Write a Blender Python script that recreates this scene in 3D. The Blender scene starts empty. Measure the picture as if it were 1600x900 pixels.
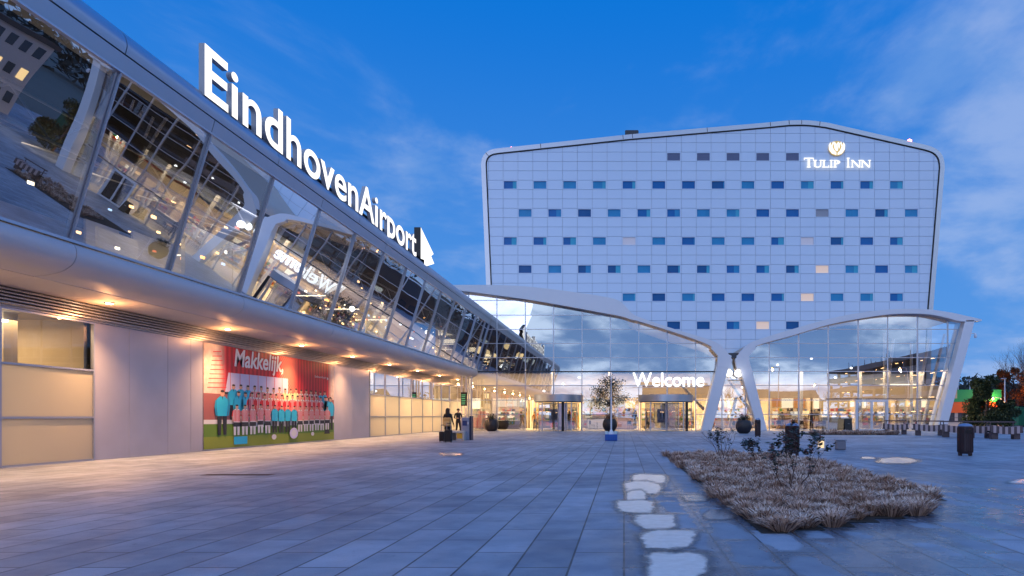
import bpy, bmesh, math, random
from mathutils import Vector, Matrix
R = math.radians
random.seed(7)
S = bpy.context.scene
COL = S.collection

# ------------------------------------------------------------------ camera, sky, sun, exposure
EYE, VX, VY = 1.3, 975.0, 650.0          # eye height (m), vanishing point of the frontal picture (px of 1600x900), 1000 px focal
cam = bpy.data.cameras.new("camera"); cam_o = bpy.data.objects.new("camera", cam); COL.objects.link(cam_o)
cam.sensor_width = 36; cam.lens = 22.5; cam.shift_x = (800-VX)/1600; cam.shift_y = (VY-450)/1600
cam.clip_end = 6000; cam.clip_start = 0.1
cam_o.location = (0, 0, EYE); cam_o.rotation_euler = (R(90), 0, 0)
S.camera = cam_o
S.view_settings.view_transform = 'Standard'; S.view_settings.look = 'None'
S.view_settings.gamma = 1; S.view_settings.use_curve_mapping = False
S.view_settings.exposure = 0.0
S.cycles.use_denoising = True
S.cycles.max_bounces = 9; S.cycles.transparent_max_bounces = 24; S.cycles.glossy_bounces = 5
S.cycles.diffuse_bounces = 3; S.cycles.sample_clamp_indirect = 4.0; S.cycles.caustics_reflective = False
S.cycles.blur_glossy = 0.5

world = bpy.data.worlds.new("World"); S.world = world; world.use_nodes = True
SUN_EL, SUN_AZ = 2.0, 200.0               # just after sunset, behind the camera
def build_world():
    nt = world.node_tree; N = nt.nodes; L = nt.links
    N.clear()
    out = N.new('ShaderNodeOutputWorld'); bg = N.new('ShaderNodeBackground'); L.new(bg.outputs[0], out.inputs[0])
    bg.inputs[1].default_value = 0.13
    sky = N.new('ShaderNodeTexSky'); sky.sky_type = 'NISHITA'; sky.sun_disc = False
    sky.sun_elevation = R(SUN_EL); sky.sun_rotation = R(SUN_AZ); sky.air_density = 1.0; sky.dust_density = 0.3; sky.ozone_density = 4.0
    tc = N.new('ShaderNodeTexCoord'); sep = N.new('ShaderNodeSeparateXYZ'); L.new(tc.outputs['Generated'], sep.inputs[0])
    def m(op, a, b=None, c=None, clamp=False):
        n = N.new('ShaderNodeMath'); n.operation = op; n.use_clamp = clamp
        for i, v in enumerate((a, b, c)):
            if v is None: continue
            if hasattr(v, 'is_output'): L.new(v, n.inputs[i])
            else: n.inputs[i].default_value = v
        return n.outputs[0]
    X, Y, Z = sep.outputs
    def ramp(v, a, b, o0=0.0, o1=1.0):
        n = N.new('ShaderNodeMapRange'); n.interpolation_type = 'SMOOTHSTEP'
        L.new(v, n.inputs[0]); n.inputs[1].default_value = a; n.inputs[2].default_value = b
        n.inputs[3].default_value = o0; n.inputs[4].default_value = o1
        return n.outputs[0]
    def mix(f, a, b):
        n = N.new('ShaderNodeMix'); n.data_type = 'RGBA'
        if hasattr(f, 'is_output'): L.new(f, n.inputs[0])
        else: n.inputs[0].default_value = f
        for i, v in ((6, a), (7, b)):
            if hasattr(v, 'is_output'): L.new(v, n.inputs[i])
            else: n.inputs[i].default_value = (*v, 1)
        return n.outputs[2]
    # clear blue: Nishita lightly tinted, with a deep-to-pale blue of dusk by height
    zc = m('MAXIMUM', Z, 0.0)
    tint = N.new('ShaderNodeMix'); tint.data_type = 'RGBA'; tint.blend_type = 'MULTIPLY'; tint.inputs[0].default_value = 1
    L.new(sky.outputs[0], tint.inputs[6]); tint.inputs[7].default_value = (0.12, 0.45, 1.1, 1)
    dusk = mix(ramp(zc, 0.0, 0.60), (0.85, 2.60, 6.2), (0.02, 1.42, 5.5))
    base = mix(0.96, tint.outputs[2], dusk)
    # clouds: a layer seen in perspective
    den = m('ADD', zc, 0.28)
    px = m('DIVIDE', X, den); py = m('DIVIDE', Y, den)
    comb = N.new('ShaderNodeCombineXYZ'); L.new(px, comb.inputs[0]); L.new(py, comb.inputs[1]); comb.inputs[2].default_value = 3.7
    n1 = N.new('ShaderNodeTexNoise'); n1.inputs['Scale'].default_value = 1.75; n1.inputs['Detail'].default_value = 9; n1.inputs['Roughness'].default_value = 0.58
    n1.inputs['Distortion'].default_value = 0.35; L.new(comb.outputs[0], n1.inputs['Vector'])
    n2 = N.new('ShaderNodeTexNoise'); n2.inputs['Scale'].default_value = 4.2; n2.inputs['Detail'].default_value = 6; n2.inputs['Roughness'].default_value = 0.55
    L.new(comb.outputs[0], n2.inputs['Vector'])
    front = ramp(Y, -0.25, 0.35)                        # 1 ahead, 0 behind the camera
    right = ramp(X, -0.05, 0.55)
    low = ramp(zc, 0.60, 0.05)
    bias_f = m('ADD', m('MULTIPLY', right, 0.075), m('MULTIPLY', low, 0.05))
    bias_f = m('SUBTRACT', bias_f, 0.050)
    bias = m('ADD', m('MULTIPLY', front, bias_f), m('MULTIPLY', m('SUBTRACT', 1.0, front), 0.085))
    dn = m('ADD', n1.outputs[0], bias)
    mask = ramp(dn, 0.46, 0.68)
    shade = ramp(m('ADD', n2.outputs[0], m('MULTIPLY', dn, 0.25)), 0.52, 0.78)
    c_front = mix(shade, (1.5, 2.9, 5.9), (3.1, 4.1, 6.4))
    c_back = mix(shade, (1.0, 2.6, 5.8), (10.0, 11.8, 14.5))
    ccol = mix(front, c_back, c_front)
    full = mix(m('MULTIPLY', mask, ramp(front, 0.0, 1.0, 0.95, 0.62)), base, ccol)
    # light band of dusk low behind the camera
    glow = m('MULTIPLY', m('MULTIPLY', m('SUBTRACT', 1.0, front), ramp(zc, 0.40, 0.02)), 0.35)
    full = mix(glow, full, (4.6, 6.0, 9.0))
    L.new(full, bg.inputs[0])
build_world()
sun = bpy.data.lights.new("dusk_sun", 'SUN'); sun.energy = 0.22; sun.angle = R(25); sun.color = (0.80, 0.82, 1.0)
sun_o = bpy.data.objects.new("dusk_sun", sun); COL.objects.link(sun_o)
_d = Vector((-math.sin(R(SUN_AZ))*-1, math.cos(R(SUN_AZ)), math.tan(R(14))))   # direction towards the glow behind
sun_o.rotation_euler = _d.to_track_quat('Z', 'Y').to_euler()

# ------------------------------------------------------------------ helpers
def W(px, py, Y):            # photo pixel at depth Y -> world
    return ((px-VX)/1000*Y, Y, EYE+(VY-py)/1000*Y)
def G(px, py):               # ground point seen at a pixel
    Y = 1000*EYE/(py-VY); return ((px-VX)/1000*Y, Y, 0.0)
def pxz(px, py, Y):
    a = W(px, py, Y); return (a[0], a[2])

class MB:
    def __init__(s): s.v = []; s.f = []; s.m = []; s.mats = []
    def mi(s, mat):
        if mat is None: return 0
        if mat not in s.mats: s.mats.append(mat)
        return s.mats.index(mat)
    def face(s, pts, mat=None):
        n = len(s.v); s.v += [tuple(p) for p in pts]; s.f.append(tuple(range(n, n+len(pts)))); s.m.append(s.mi(mat)); return s
    def mesh(s, vs, fs, mat=None, M=None):
        n = len(s.v)
        s.v += [tuple(M @ Vector(p)) if M else tuple(p) for p in vs]
        s.f += [tuple(n+i for i in f) for f in fs]; s.m += [s.mi(mat)]*len(fs); return s
    def box(s, x0, x1, y0, y1, z0, z1, mat=None, M=None):
        vs = [(x, y, z) for z in (z0, z1) for y in (y0, y1) for x in (x0, x1)]
        fs = [(0,2,3,1), (4,5,7,6), (0,1,5,4), (2,6,7,3), (0,4,6,2), (1,3,7,5)]
        return s.mesh(vs, fs, mat, M)
    def rbox(s, x0, x1, y0, y1, z0, z1, b=0.02, mat=None, M=None):      # bevelled box
        vs = []; 
        bm = bmesh.new(); bmesh.ops.create_cube(bm, size=1)
        for v in bm.verts: v.co = Vector(((x0+x1)/2+v.co.x*(x1-x0), (y0+y1)/2+v.co.y*(y1-y0), (z0+z1)/2+v.co.z*(z1-z0)))
        bmesh.ops.bevel(bm, geom=bm.edges[:], offset=min(b, .45*min(x1-x0, y1-y0, z1-z0)), segments=2, affect='EDGES', profile=.5)
        bm.verts.ensure_lookup_table(); bm.verts.index_update()
        s.mesh([v.co[:] for v in bm.verts], [[v.index for v in f.verts] for f in bm.faces], mat, M); bm.free(); return s
    def tube(s, p0, p1, r0, r1=None, n=8, mat=None, cap=True):
        r1 = r0 if r1 is None else r1
        p0, p1 = Vector(p0), Vector(p1); d = (p1-p0)
        if d.length < 1e-6: return s
        q = d.to_track_quat('Z', 'Y'); vs = []
        for p, r in ((p0, r0), (p1, r1)):
            for i in range(n):
                a = 2*math.pi*i/n; vs.append(tuple(p + q @ Vector((math.cos(a)*r, math.sin(a)*r, 0))))
        fs = [(i, (i+1) % n, n+(i+1) % n, n+i) for i in range(n)]
        if cap: fs += [tuple(range(n))[::-1], tuple(range(n, 2*n))]
        return s.mesh(vs, fs, mat)
    def lathe(s, c, prof, n=24, mat=None):
        vs = []; fs = []
        for r, z in prof:
            for i in range(n):
                a = 2*math.pi*i/n; vs.append((c[0]+math.cos(a)*r, c[1]+math.sin(a)*r, c[2]+z))
        for k in range(len(prof)-1):
            for i in range(n):
                j = (i+1) % n; fs.append((k*n+i, k*n+j, (k+1)*n+j, (k+1)*n+i))
        fs.append(tuple(range(n))[::-1]); fs.append(tuple((len(prof)-1)*n+i for i in range(n)))
        return s.mesh(vs, fs, mat)
    def prism(s, poly, f, a, b, mat=None):
        """poly: 2D outline; f(p, t) -> 3D; extruded from t=a to t=b"""
        n = len(poly)
        vs = [f(p, a) for p in poly]+[f(p, b) for p in poly]
        ar = sum(poly[i][0]*poly[(i+1) % n][1]-poly[(i+1) % n][0]*poly[i][1] for i in range(n))
        fs = [tuple(range(n)), tuple(range(n, 2*n))[::-1]]+[(i, n+i, n+(i+1) % n, (i+1) % n) for i in range(n)]
        return s.mesh(vs, fs, mat)
    def strip(s, top, bot, f, a, b, mat=None):
        """band between two equally long 2D curves, extruded: made of quads so that it may bend"""
        n = len(top); vs = []
        for t in (a, b):
            for i in range(n): vs += [f(top[i], t), f(bot[i], t)]
        fs = []; o = 2*n
        for i in range(n-1):
            k = 2*i
            fs += [(k, k+1, k+3, k+2), (o+k, o+k+2, o+k+3, o+k+1), (k, k+2, o+k+2, o+k), (k+1, o+k+1, o+k+3, k+3)]
        fs += [(0, o, o+1, 1), (2*n-2, 2*n-1, o+2*n-1, o+2*n-2)]
        return s.mesh(vs, fs, mat)
    def build(s, name, mat=None, parent=None, smooth=False):
        me = bpy.data.meshes.new(name)
        off = Vector(parent['_o']) if parent is not None and '_o' in parent else Vector((0, 0, 0))
        me.from_pydata([tuple(Vector(v)-off) for v in s.v], [], s.f)
        if mat is not None and not s.mats: me.materials.append(mat)
        for m_ in s.mats: me.materials.append(m_)
        if s.mats: me.polygons.foreach_set('material_index', s.m)
        bm = bmesh.new(); bm.from_mesh(me)
        bmesh.ops.remove_doubles(bm, verts=bm.verts[:], dist=1e-5) if smooth else None
        bmesh.ops.recalc_face_normals(bm, faces=bm.faces[:]); bm.to_mesh(me); bm.free()
        if smooth:
            me.polygons.foreach_set('use_smooth', [True]*len(me.polygons))
            me.set_sharp_from_angle(angle=R(38))
        me.update()
        o = bpy.data.objects.new(name, me); COL.objects.link(o)
        if parent is not None:
            o.parent = parent
            o['_o'] = tuple(off)
        return o
def thing(name, label, cat, loc=(0, 0, 0), group=None):
    o = bpy.data.objects.new(name, None); COL.objects.link(o); o.location = loc; o['_o'] = tuple(loc)
    o['label'] = label; o['category'] = cat
    if group: o['group'] = group
    return o
def tag(o, label, cat, group=None):
    o['label'] = label; o['category'] = cat
    if group: o['group'] = group
    return o
def kind(o, k): o['kind'] = k; return o
def copy_tree(o, loc=None, label=None, rot=None, scale=None, parent=None):
    c = o.copy(); COL.objects.link(c)
    if parent is not None: c.parent = parent
    for ch in list(o.children): copy_tree(ch, parent=c)
    if loc is not None: c.location = loc
    if rot is not None: c.rotation_euler[2] = rot
    if scale is not None: c.scale = (scale,)*3 if isinstance(scale, (int, float)) else scale
    if label: c['label'] = label
    return c
def light(name, kind_, loc, energy, color, parent=None, size=None, size_y=None, rot=None, spot=None, blend=.6, radius=None):
    l = bpy.data.lights.new(name, kind_); l.energy = energy; l.color = color
    if size: l.shape = 'RECTANGLE'; l.size = size; l.size_y = size_y or size
    if spot: l.spot_size = R(spot); l.spot_blend = blend
    if radius is not None: l.shadow_soft_size = radius
    o = bpy.data.objects.new(name, l); COL.objects.link(o)
    if parent is not None: o.parent = parent; loc = tuple(Vector(loc)-Vector(parent['_o']))
    o.location = loc
    if rot: o.rotation_euler = rot
    return o
def clip(poly, x0, x1, y0, y1):
    for ax, lim, sg in ((0, x0, 1), (0, x1, -1), (1, y0, 1), (1, y1, -1)):
        out = []
        for i in range(len(poly)):
            a, b = poly[i-1], poly[i]
            ia, ib = (a[ax]-lim)*sg >= 0, (b[ax]-lim)*sg >= 0
            if ia != ib:
                t = (lim-a[ax])/(b[ax]-a[ax]); out.append((a[0]+t*(b[0]-a[0]), a[1]+t*(b[1]-a[1])))
            if ib: out.append(b)
        poly = out
        if len(poly) < 3: return []
    return poly
def spline(pts, n=8):
    out = []
    P = [Vector((p[0], p[1])) for p in pts]
    for i in range(len(P)-1):
        p0 = P[max(i-1, 0)]; p1 = P[i]; p2 = P[i+1]; p3 = P[min(i+2, len(P)-1)]
        for k in range(n):
            t = k/n
            q = .5*((2*p1)+(p2-p0)*t+(2*p0-5*p1+4*p2-p3)*t*t+(3*p1-p0-3*p2+p3)*t**3)
            out.append((q.x, q.y))
    out.append(tuple(P[-1])); return out
def interp(curve, x):
    for i in range(len(curve)-1):
        a, b = curve[i], curve[i+1]
        if a[0] <= x <= b[0]: return a[1]+(b[1]-a[1])*(x-a[0])/max(b[0]-a[0], 1e-9)
    return curve[0][1] if x < curve[0][0] else curve[-1][1]
def text_mesh(body, size=1, ext=0.0, offset=0.0, shear=0.0, spacing=1.0):
    c = bpy.data.curves.new('t', 'FONT'); c.body = body; c.size = size; c.extrude = ext; c.offset = offset; c.shear = shear
    c.space_character = spacing; c.resolution_u = 6
    o = bpy.data.objects.new('t', c); COL.objects.link(o)
    dg = bpy.context.evaluated_depsgraph_get(); me = bpy.data.meshes.new_from_object(o.evaluated_get(dg))
    vs = [tuple(v.co) for v in me.vertices]; fs = [tuple(p.vertices) for p in me.polygons]
    bpy.data.objects.remove(o); bpy.data.curves.remove(c); bpy.data.meshes.remove(me)
    return vs, fs
def bounds(vs): return min(v[0] for v in vs), max(v[0] for v in vs), min(v[1] for v in vs), max(v[1] for v in vs)

# ------------------------------------------------------------------ materials
def newmat(name):
    m = bpy.data.materials.new(name); m.use_nodes = True; nt = m.node_tree; nt.nodes.clear()
    out = nt.nodes.new('ShaderNodeOutputMaterial'); return m, nt, nt.nodes, nt.links, out
def mat(name, col, rough=.5, metal=0.0, emit=None, es=1.0, noise=0.0, nscale=8.0, spec=0.5, bump=0.0, trans=0.0, coords='Object'):
    m, nt, N, L, out = newmat(name)
    p = N.new('ShaderNodeBsdfPrincipled'); L.new(p.outputs[0], out.inputs[0])
    p.inputs['Base Color'].default_value = (*col, 1); p.inputs['Roughness'].default_value = rough; p.inputs['Metallic'].default_value = metal
    p.inputs['Specular IOR Level'].default_value = spec
    if emit: p.inputs['Emission Color'].default_value = (*emit, 1); p.inputs['Emission Strength'].default_value = es
    if noise or bump:
        tc = N.new('ShaderNodeTexCoord'); n = N.new('ShaderNodeTexNoise'); n.inputs['Scale'].default_value = nscale; n.inputs['Detail'].default_value = 6
        L.new(tc.outputs[coords], n.inputs['Vector'])
        if noise:
            mx = N.new('ShaderNodeMix'); mx.data_type = 'RGBA'; L.new(n.outputs[0], mx.inputs[0])
            mx.inputs[6].default_value = (*[c*(1-noise) for c in col], 1); mx.inputs[7].default_value = (*[min(1, c*(1+noise)) for c in col], 1)
            L.new(mx.outputs[2], p.inputs['Base Color'])
            mr = N.new('ShaderNodeMapRange'); L.new(n.outputs[0], mr.inputs[0]); mr.inputs[3].default_value = max(0.02, rough-.12*noise*3); mr.inputs[4].default_value = min(1, rough+.12*noise*3)
            L.new(mr.outputs[0], p.inputs['Roughness'])
        if bump:
            b = N.new('ShaderNodeBump'); b.inputs['Strength'].default_value = bump; b.inputs['Distance'].default_value = .01; L.new(n.outputs[0], b.inputs['Height']); L.new(b.outputs[0], p.inputs['Normal'])
    return m
def glassmat(name, tint=(.8, .85, .9), refl=(.9, .95, 1.0), base=.35, rough=.0, wobble=.0, wscale=.6):
    """coated architectural pane: transparent + mirror, more mirror at grazing angles"""
    m, nt, N, L, out = newmat(name)
    t = N.new('ShaderNodeBsdfTransparent'); t.inputs[0].default_value = (*tint, 1)
    g = N.new('ShaderNodeBsdfGlossy'); g.inputs[0].default_value = (*refl, 1); g.inputs['Roughness'].default_value = rough
    lw = N.new('ShaderNodeLayerWeight'); lw.inputs[0].default_value = .35
    mr = N.new('ShaderNodeMapRange'); L.new(lw.outputs['Fresnel'], mr.inputs[0]); mr.inputs[1].default_value = 0; mr.inputs[2].default_value = 1; mr.inputs[3].default_value = base; mr.inputs[4].default_value = 1.0
    mx = N.new('ShaderNodeMixShader'); L.new(mr.outputs[0], mx.inputs[0]); L.new(t.outputs[0], mx.inputs[1]); L.new(g.outputs[0], mx.inputs[2]); L.new(mx.outputs[0], out.inputs[0])
    if wobble:
        tc = N.new('ShaderNodeTexCoord'); n = N.new('ShaderNodeTexNoise'); n.inputs['Scale'].default_value = wscale; n.inputs['Detail'].default_value = 1
        L.new(tc.outputs['Object'], n.inputs['Vector'])
        b = N.new('ShaderNodeBump'); b.inputs['Strength'].default_value = 1; b.inputs['Distance'].default_value = wobble; L.new(n.outputs[0], b.inputs['Height']); L.new(b.outputs[0], g.inputs['Normal'])
    return m
def emitmat(name, col, s):
    m, nt, N, L, out = newmat(name); e = N.new('ShaderNodeEmission'); e.inputs[0].default_value = (*col, 1); e.inputs[1].default_value = s; L.new(e.outputs[0], out.inputs[0]); return m
def frosted(name, col=(.85, .8, .7)):
    m, nt, N, L, out = newmat(name)
    t = N.new('ShaderNodeBsdfTranslucent'); t.inputs[0].default_value = (*col, 1)
    d = N.new('ShaderNodeBsdfPrincipled'); d.inputs['Base Color'].default_value = (*col, 1); d.inputs['Roughness'].default_value = .25
    mx = N.new('ShaderNodeMixShader'); mx.inputs[0].default_value = .35; L.new(t.outputs[0], mx.inputs[1]); L.new(d.outputs[0], mx.inputs[2]); L.new(mx.outputs[0], out.inputs[0]); return m

M = dict(
    alu=mat('brushed_aluminium', (.50, .52, .58), .36, .85, noise=.05, nscale=2),
    fascia=mat('fascia_metal', (.46, .49, .58), .30, .75, noise=.04, nscale=1.2),
    bull=mat('bullnose_metal', (.62, .60, .64), .52, .25, noise=.04, nscale=1.2),
    soffit=mat('soffit_metal', (.84, .75, .68), .62, .0, noise=.04, nscale=1.5),
    louvre=mat('louvre_metal', (.42, .40, .40), .35, .7),
    wallpanel=mat('wall_panel_metal', (.54, .51, .57), .40, .40, noise=.12, nscale=1.1),
    frame=mat('mullion_metal', (.50, .53, .62), .35, .7),
    darkframe=mat('dark_joint', (.05, .055, .07), .6),
    black=mat('black_metal', (.012, .012, .015), .4, .3),
    white=mat('white_steel', (.72, .73, .80), .38, .0, noise=.03, nscale=1),
    cladding=mat('hotel_cladding', (.60, .70, .87), .38, .15, noise=.035, nscale=.12),
    warmwall=mat('warm_interior_wall', (.75, .66, .52), .8, noise=.05, nscale=.7),
    floorin=mat('interior_floor', (.55, .50, .44), .25, noise=.05, nscale=1),
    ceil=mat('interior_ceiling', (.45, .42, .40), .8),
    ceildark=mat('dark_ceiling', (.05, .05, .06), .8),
    tube=emitmat('tube_light', (1.0, .85, .62), 5), globe=emitmat('globe_light', (1, .95, .88), 6),
    spotlens=emitmat('spot_lens', (1.0, .74, .45), 45), letter=emitmat('letter_face', (1.0, .98, .97), 1.5),
    letterside=mat('letter_side', (.42, .42, .46), .5), red=emitmat('red_beacon', (1.0, .22, .22), 8),
    frost=frosted('frosted_glass'), gold=mat('gold_edge', (.5, .35, .12), .4, .6, emit=(.9, .6, .2), es=.35),
    glassL=glassmat('tilted_glazing', (.82, .84, .86), (.86, .92, 1.0), .54, wobble=.008, wscale=.35),
    glassH=glassmat('hall_glazing', (.84, .86, .88), (.88, .94, 1.0), .50, wobble=.006, wscale=.3),
    clear=glassmat('clear_glass', (.95, .95, .95), (.9, .95, 1), .03),
)
# ------------------------------------------------------------------ ground
def paving_mat():
    m, nt, N, L, out = newmat('granite_paving')
    p = N.new('ShaderNodeBsdfPrincipled'); L.new(p.outputs[0], out.inputs[0])
    tc = N.new('ShaderNodeTexCoord'); mp = N.new('ShaderNodeMapping'); mp.inputs['Rotation'].default_value = (0, 0, R(90)); L.new(tc.outputs['Object'], mp.inputs[0])
    def brick(ms, sm):
        b = N.new('ShaderNodeTexBrick'); b.offset = .5; b.inputs['Scale'].default_value = 1; b.inputs['Brick Width'].default_value = 1.22; b.inputs['Row Height'].default_value = .47
        b.inputs['Mortar Size'].default_value = ms; b.inputs['Mortar Smooth'].default_value = sm
        b.inputs['Color1'].default_value = (0, 0, 0, 1); b.inputs['Color2'].default_value = (1, 1, 1, 1); b.inputs['Mortar'].default_value = (.5, .5, .5, 1)
        L.new(mp.outputs[0], b.inputs['Vector']); return b
    def mth(op, a, b=None, clamp=False):
        n = N.new('ShaderNodeMath'); n.operation = op; n.use_clamp = clamp
        for i, v in enumerate((a, b)):
            if v is None: continue
            if hasattr(v, 'is_output'): L.new(v, n.inputs[i])
            else: n.inputs[i].default_value = v
        return n.outputs[0]
    def mr(v, a, b, c=0., d=1., smooth=True):
        n = N.new('ShaderNodeMapRange'); n.interpolation_type = 'SMOOTHSTEP' if smooth else 'LINEAR'; L.new(v, n.inputs[0])
        for i, x in enumerate((a, b, c, d)): n.inputs[i+1].default_value = x
        return n.outputs[0]
    def mix(f, a, b, bt='MIX'):
        n = N.new('ShaderNodeMix'); n.data_type = 'RGBA'; n.blend_type = bt
        if hasattr(f, 'is_output'): L.new(f, n.inputs[0])
        else: n.inputs[0].default_value = f
        for i, v in ((6, a), (7, b)):
            if hasattr(v, 'is_output'): L.new(v, n.inputs[i])
            else: n.inputs[i].default_value = (*v, 1)
        return n.outputs[2]
    def noise(sc, det=4, ro=.55, vec=None):
        n = N.new('ShaderNodeTexNoise'); n.inputs['Scale'].default_value = sc; n.inputs['Detail'].default_value = det; n.inputs['Roughness'].default_value = ro
        L.new(vec or tc.outputs['Object'], n.inputs['Vector']); return n.outputs[0]
    b1 = brick(.010, .1); b2 = brick(.17, 1.0)
    slabcol = b1.outputs['Color']; sv = N.new('ShaderNodeSeparateColor'); L.new(slabcol, sv.inputs[0])
    base = mix(sv.outputs[0], (.25, .305, .39), (.39, .455, .56))
    base = mix(mr(noise(230, 2, .8), .35, .65), mix(1., base, (.62, .62, .64), 'MULTIPLY'), mix(1., base, (1.3, 1.3, 1.3), 'MULTIPLY'))
    base = mix(mr(noise(1.7, 5), .3, .75), base, mix(1., base, (.66, .68, .72), 'MULTIPLY'))
    base = mix(mr(noise(.28, 3), .42, .62), base, mix(1., base, (.70, .70, .73), 'MULTIPLY'))
    base = mix(mr(noise(9, 5, .7), .60, .72), base, mix(1., base, (.62, .62, .64), 'MULTIPLY'))
    # wet film: lies along the joints and in low areas, right of the middle of the plaza
    sep = N.new('ShaderNodeSeparateXYZ'); L.new(tc.outputs['Object'], sep.inputs[0])
    zx = mth('MULTIPLY', mr(sep.outputs[0], -.8, .5), mr(sep.outputs[0], 12., 6.))
    zx = mth('MULTIPLY', zx, mr(sep.outputs[1], 19, 9))
    w = mth('ADD', mth('MULTIPLY', b2.outputs['Fac'], .14), noise(.55, 5, .6))
    wet_r = mth('MULTIPLY', mr(w, .49, .56), zx)
    w2 = mth('ADD', mth('MULTIPLY', b2.outputs['Fac'], .05), noise(.22, 4, .5, None))
    wet_g = mth('MULTIPLY', mr(w2, .60, .78), .45)
    wet = mth('MAXIMUM', wet_r, wet_g)
    col = mix(mth('MULTIPLY', wet, .80), base, mix(1., base, (.30, .36, .42), 'MULTIPLY'))
    col = mix(b1.outputs['Fac'], col, (.045, .05, .06))
    L.new(col, p.inputs['Base Color'])
    ro = mth('SUBTRACT', mr(noise(3.0, 4), .3, .7, .44, .58), mth('MULTIPLY', wet, .26), clamp=True)
    L.new(ro, p.inputs['Roughness']); p.inputs['Specular IOR Level'].default_value = .55
    h = mth('SUBTRACT', mth('MULTIPLY', noise(60, 3), mth('SUBTRACT', .35, mth('MULTIPLY', wet, .3))), mth('MULTIPLY', b1.outputs['Fac'], 1.6))
    h = mth('ADD', h, mth('MULTIPLY', sv.outputs[0], .35))
    bu = N.new('ShaderNodeBump'); bu.inputs['Strength'].default_value = .55; bu.inputs['Distance'].default_value = .006; L.new(h, bu.inputs['Height']); L.new(bu.outputs[0], p.inputs['Normal'])
    return m
gr = MB().face([(-3000, -3000, -.02), (3000, -3000, -.02), (3000, 3000, -.02), (-3000, 3000, -.02)]).build('ground', mat('earth', (.10, .11, .10), .9, noise=.3, nscale=.05)); kind(gr, 'structure')
pv = MB().face([(-60, -75, 0), (60, -75, 0), (60, 100, 0), (-60, 100, 0)]).build('plaza_paving', paving_mat()); kind(pv, 'structure')

# puddles: frozen pale films lying in the dips of single slabs
def puddle_mat(name, c, r, film):
    """pale frozen film that thins out at its rim into a dark wet margin ('fade' runs from 1 in the middle to 0 at the rim)"""
    m, nt, N, L, out = newmat(name)
    p = N.new('ShaderNodeBsdfPrincipled'); p.inputs['Roughness'].default_value = r
    p.inputs['Coat Weight'].default_value = .9; p.inputs['Coat Roughness'].default_value = .18; p.inputs['Coat IOR'].default_value = 1.6
    tc = N.new('ShaderNodeTexCoord'); n = N.new('ShaderNodeTexNoise'); n.inputs['Scale'].default_value = 9; n.inputs['Detail'].default_value = 9; L.new(tc.outputs['Object'], n.inputs[0])
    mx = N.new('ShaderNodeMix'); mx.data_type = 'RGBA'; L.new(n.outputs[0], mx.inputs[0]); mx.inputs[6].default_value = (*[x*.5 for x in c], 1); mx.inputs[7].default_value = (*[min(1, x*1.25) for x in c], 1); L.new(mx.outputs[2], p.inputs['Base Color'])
    wet = N.new('ShaderNodeBsdfPrincipled'); wet.inputs['Base Color'].default_value = (.03, .045, .07, 1); wet.inputs['Roughness'].default_value = .22
    at = N.new('ShaderNodeAttribute'); at.attribute_name = 'fade'
    n2 = N.new('ShaderNodeTexNoise'); n2.inputs['Scale'].default_value = 5.5; n2.inputs['Detail'].default_value = 8; n2.inputs['Roughness'].default_value = .6; L.new(tc.outputs['Object'], n2.inputs[0])
    ad = N.new('ShaderNodeMath'); ad.operation = 'MULTIPLY_ADD'; L.new(n2.outputs[0], ad.inputs[0]); ad.inputs[1].default_value = .85; L.new(at.outputs['Fac'], ad.inputs[2])
    def mr(a, b, hi=1.):
        q = N.new('ShaderNodeMapRange'); q.interpolation_type = 'SMOOTHSTEP'; L.new(ad.outputs[0], q.inputs[0]); q.inputs[1].default_value = a; q.inputs[2].default_value = b; q.inputs[4].default_value = hi; return q.outputs[0]
    t = N.new('ShaderNodeBsdfTransparent'); s1 = N.new('ShaderNodeMixShader'); s2 = N.new('ShaderNodeMixShader')
    L.new(mr(.30, .70, .55), s1.inputs[0]); L.new(t.outputs[0], s1.inputs[1]); L.new(wet.outputs[0], s1.inputs[2])
    L.new(mr(.58, .92, film), s2.inputs[0]); L.new(s1.outputs[0], s2.inputs[1]); L.new(p.outputs[0], s2.inputs[2]); L.new(s2.outputs[0], out.inputs[0]); return m
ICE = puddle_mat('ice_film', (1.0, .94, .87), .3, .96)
WATER = puddle_mat('water_film', (.34, .38, .44), .12, .55)
PZ = [0]
def puddle(x0, y0, x1, y1, mt, z=.003, sq=3.4, amp=.13):
    PZ[0] += 1; z += .0006*(PZ[0] % 7)
    (ax, ay, _), (bx, by, _) = G(x0, y1), G(x1, y1); (cx, cy, _), (dx, dy, _) = G(x0, y0), G(x1, y0)
    n = 48; ph = [random.uniform(0, 6.3) for _ in range(4)]; rings = (0, .55, .85, 1.1, 1.45); fades = (1., .75, .5, .22, -.15)
    vs = []; fd = []
    for rr, fv in zip(rings, fades):
        for i in range(n):
            a = 2*math.pi*i/n; c, s_ = math.cos(a), math.sin(a)
            u = math.copysign(abs(c)**(2/sq), c); v = math.copysign(abs(s_)**(2/sq), s_)
            k = rr*(1+amp*(.5*math.sin(2*a+ph[0])+.35*math.sin(3*a+ph[1])+.3*math.sin(5*a+ph[2])))
            u, v = .5+.5*u*k, .5+.5*v*k
            lx = ax+(bx-ax)*u; hx = cx+(dx-cx)*u
            vs.append((lx+(hx-lx)*v, ay+(cy-ay)*v, z)); fd.append(fv)
    fs = [(r_*n+i, r_*n+(i+1) % n, (r_+1)*n+(i+1) % n, (r_+1)*n+i) for r_ in range(1, len(rings)-1) for i in range(n)]
    vs[0] = vs[0]; fs += [(0, n+i, n+(i+1) % n) for i in range(n)]
    o = MB().mesh(vs, fs).build('puddle', mt); at = o.data.attributes.new('fade', 'FLOAT', 'POINT'); at.data.foreach_set('value', fd)
    return kind(o, 'structure')
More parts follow.
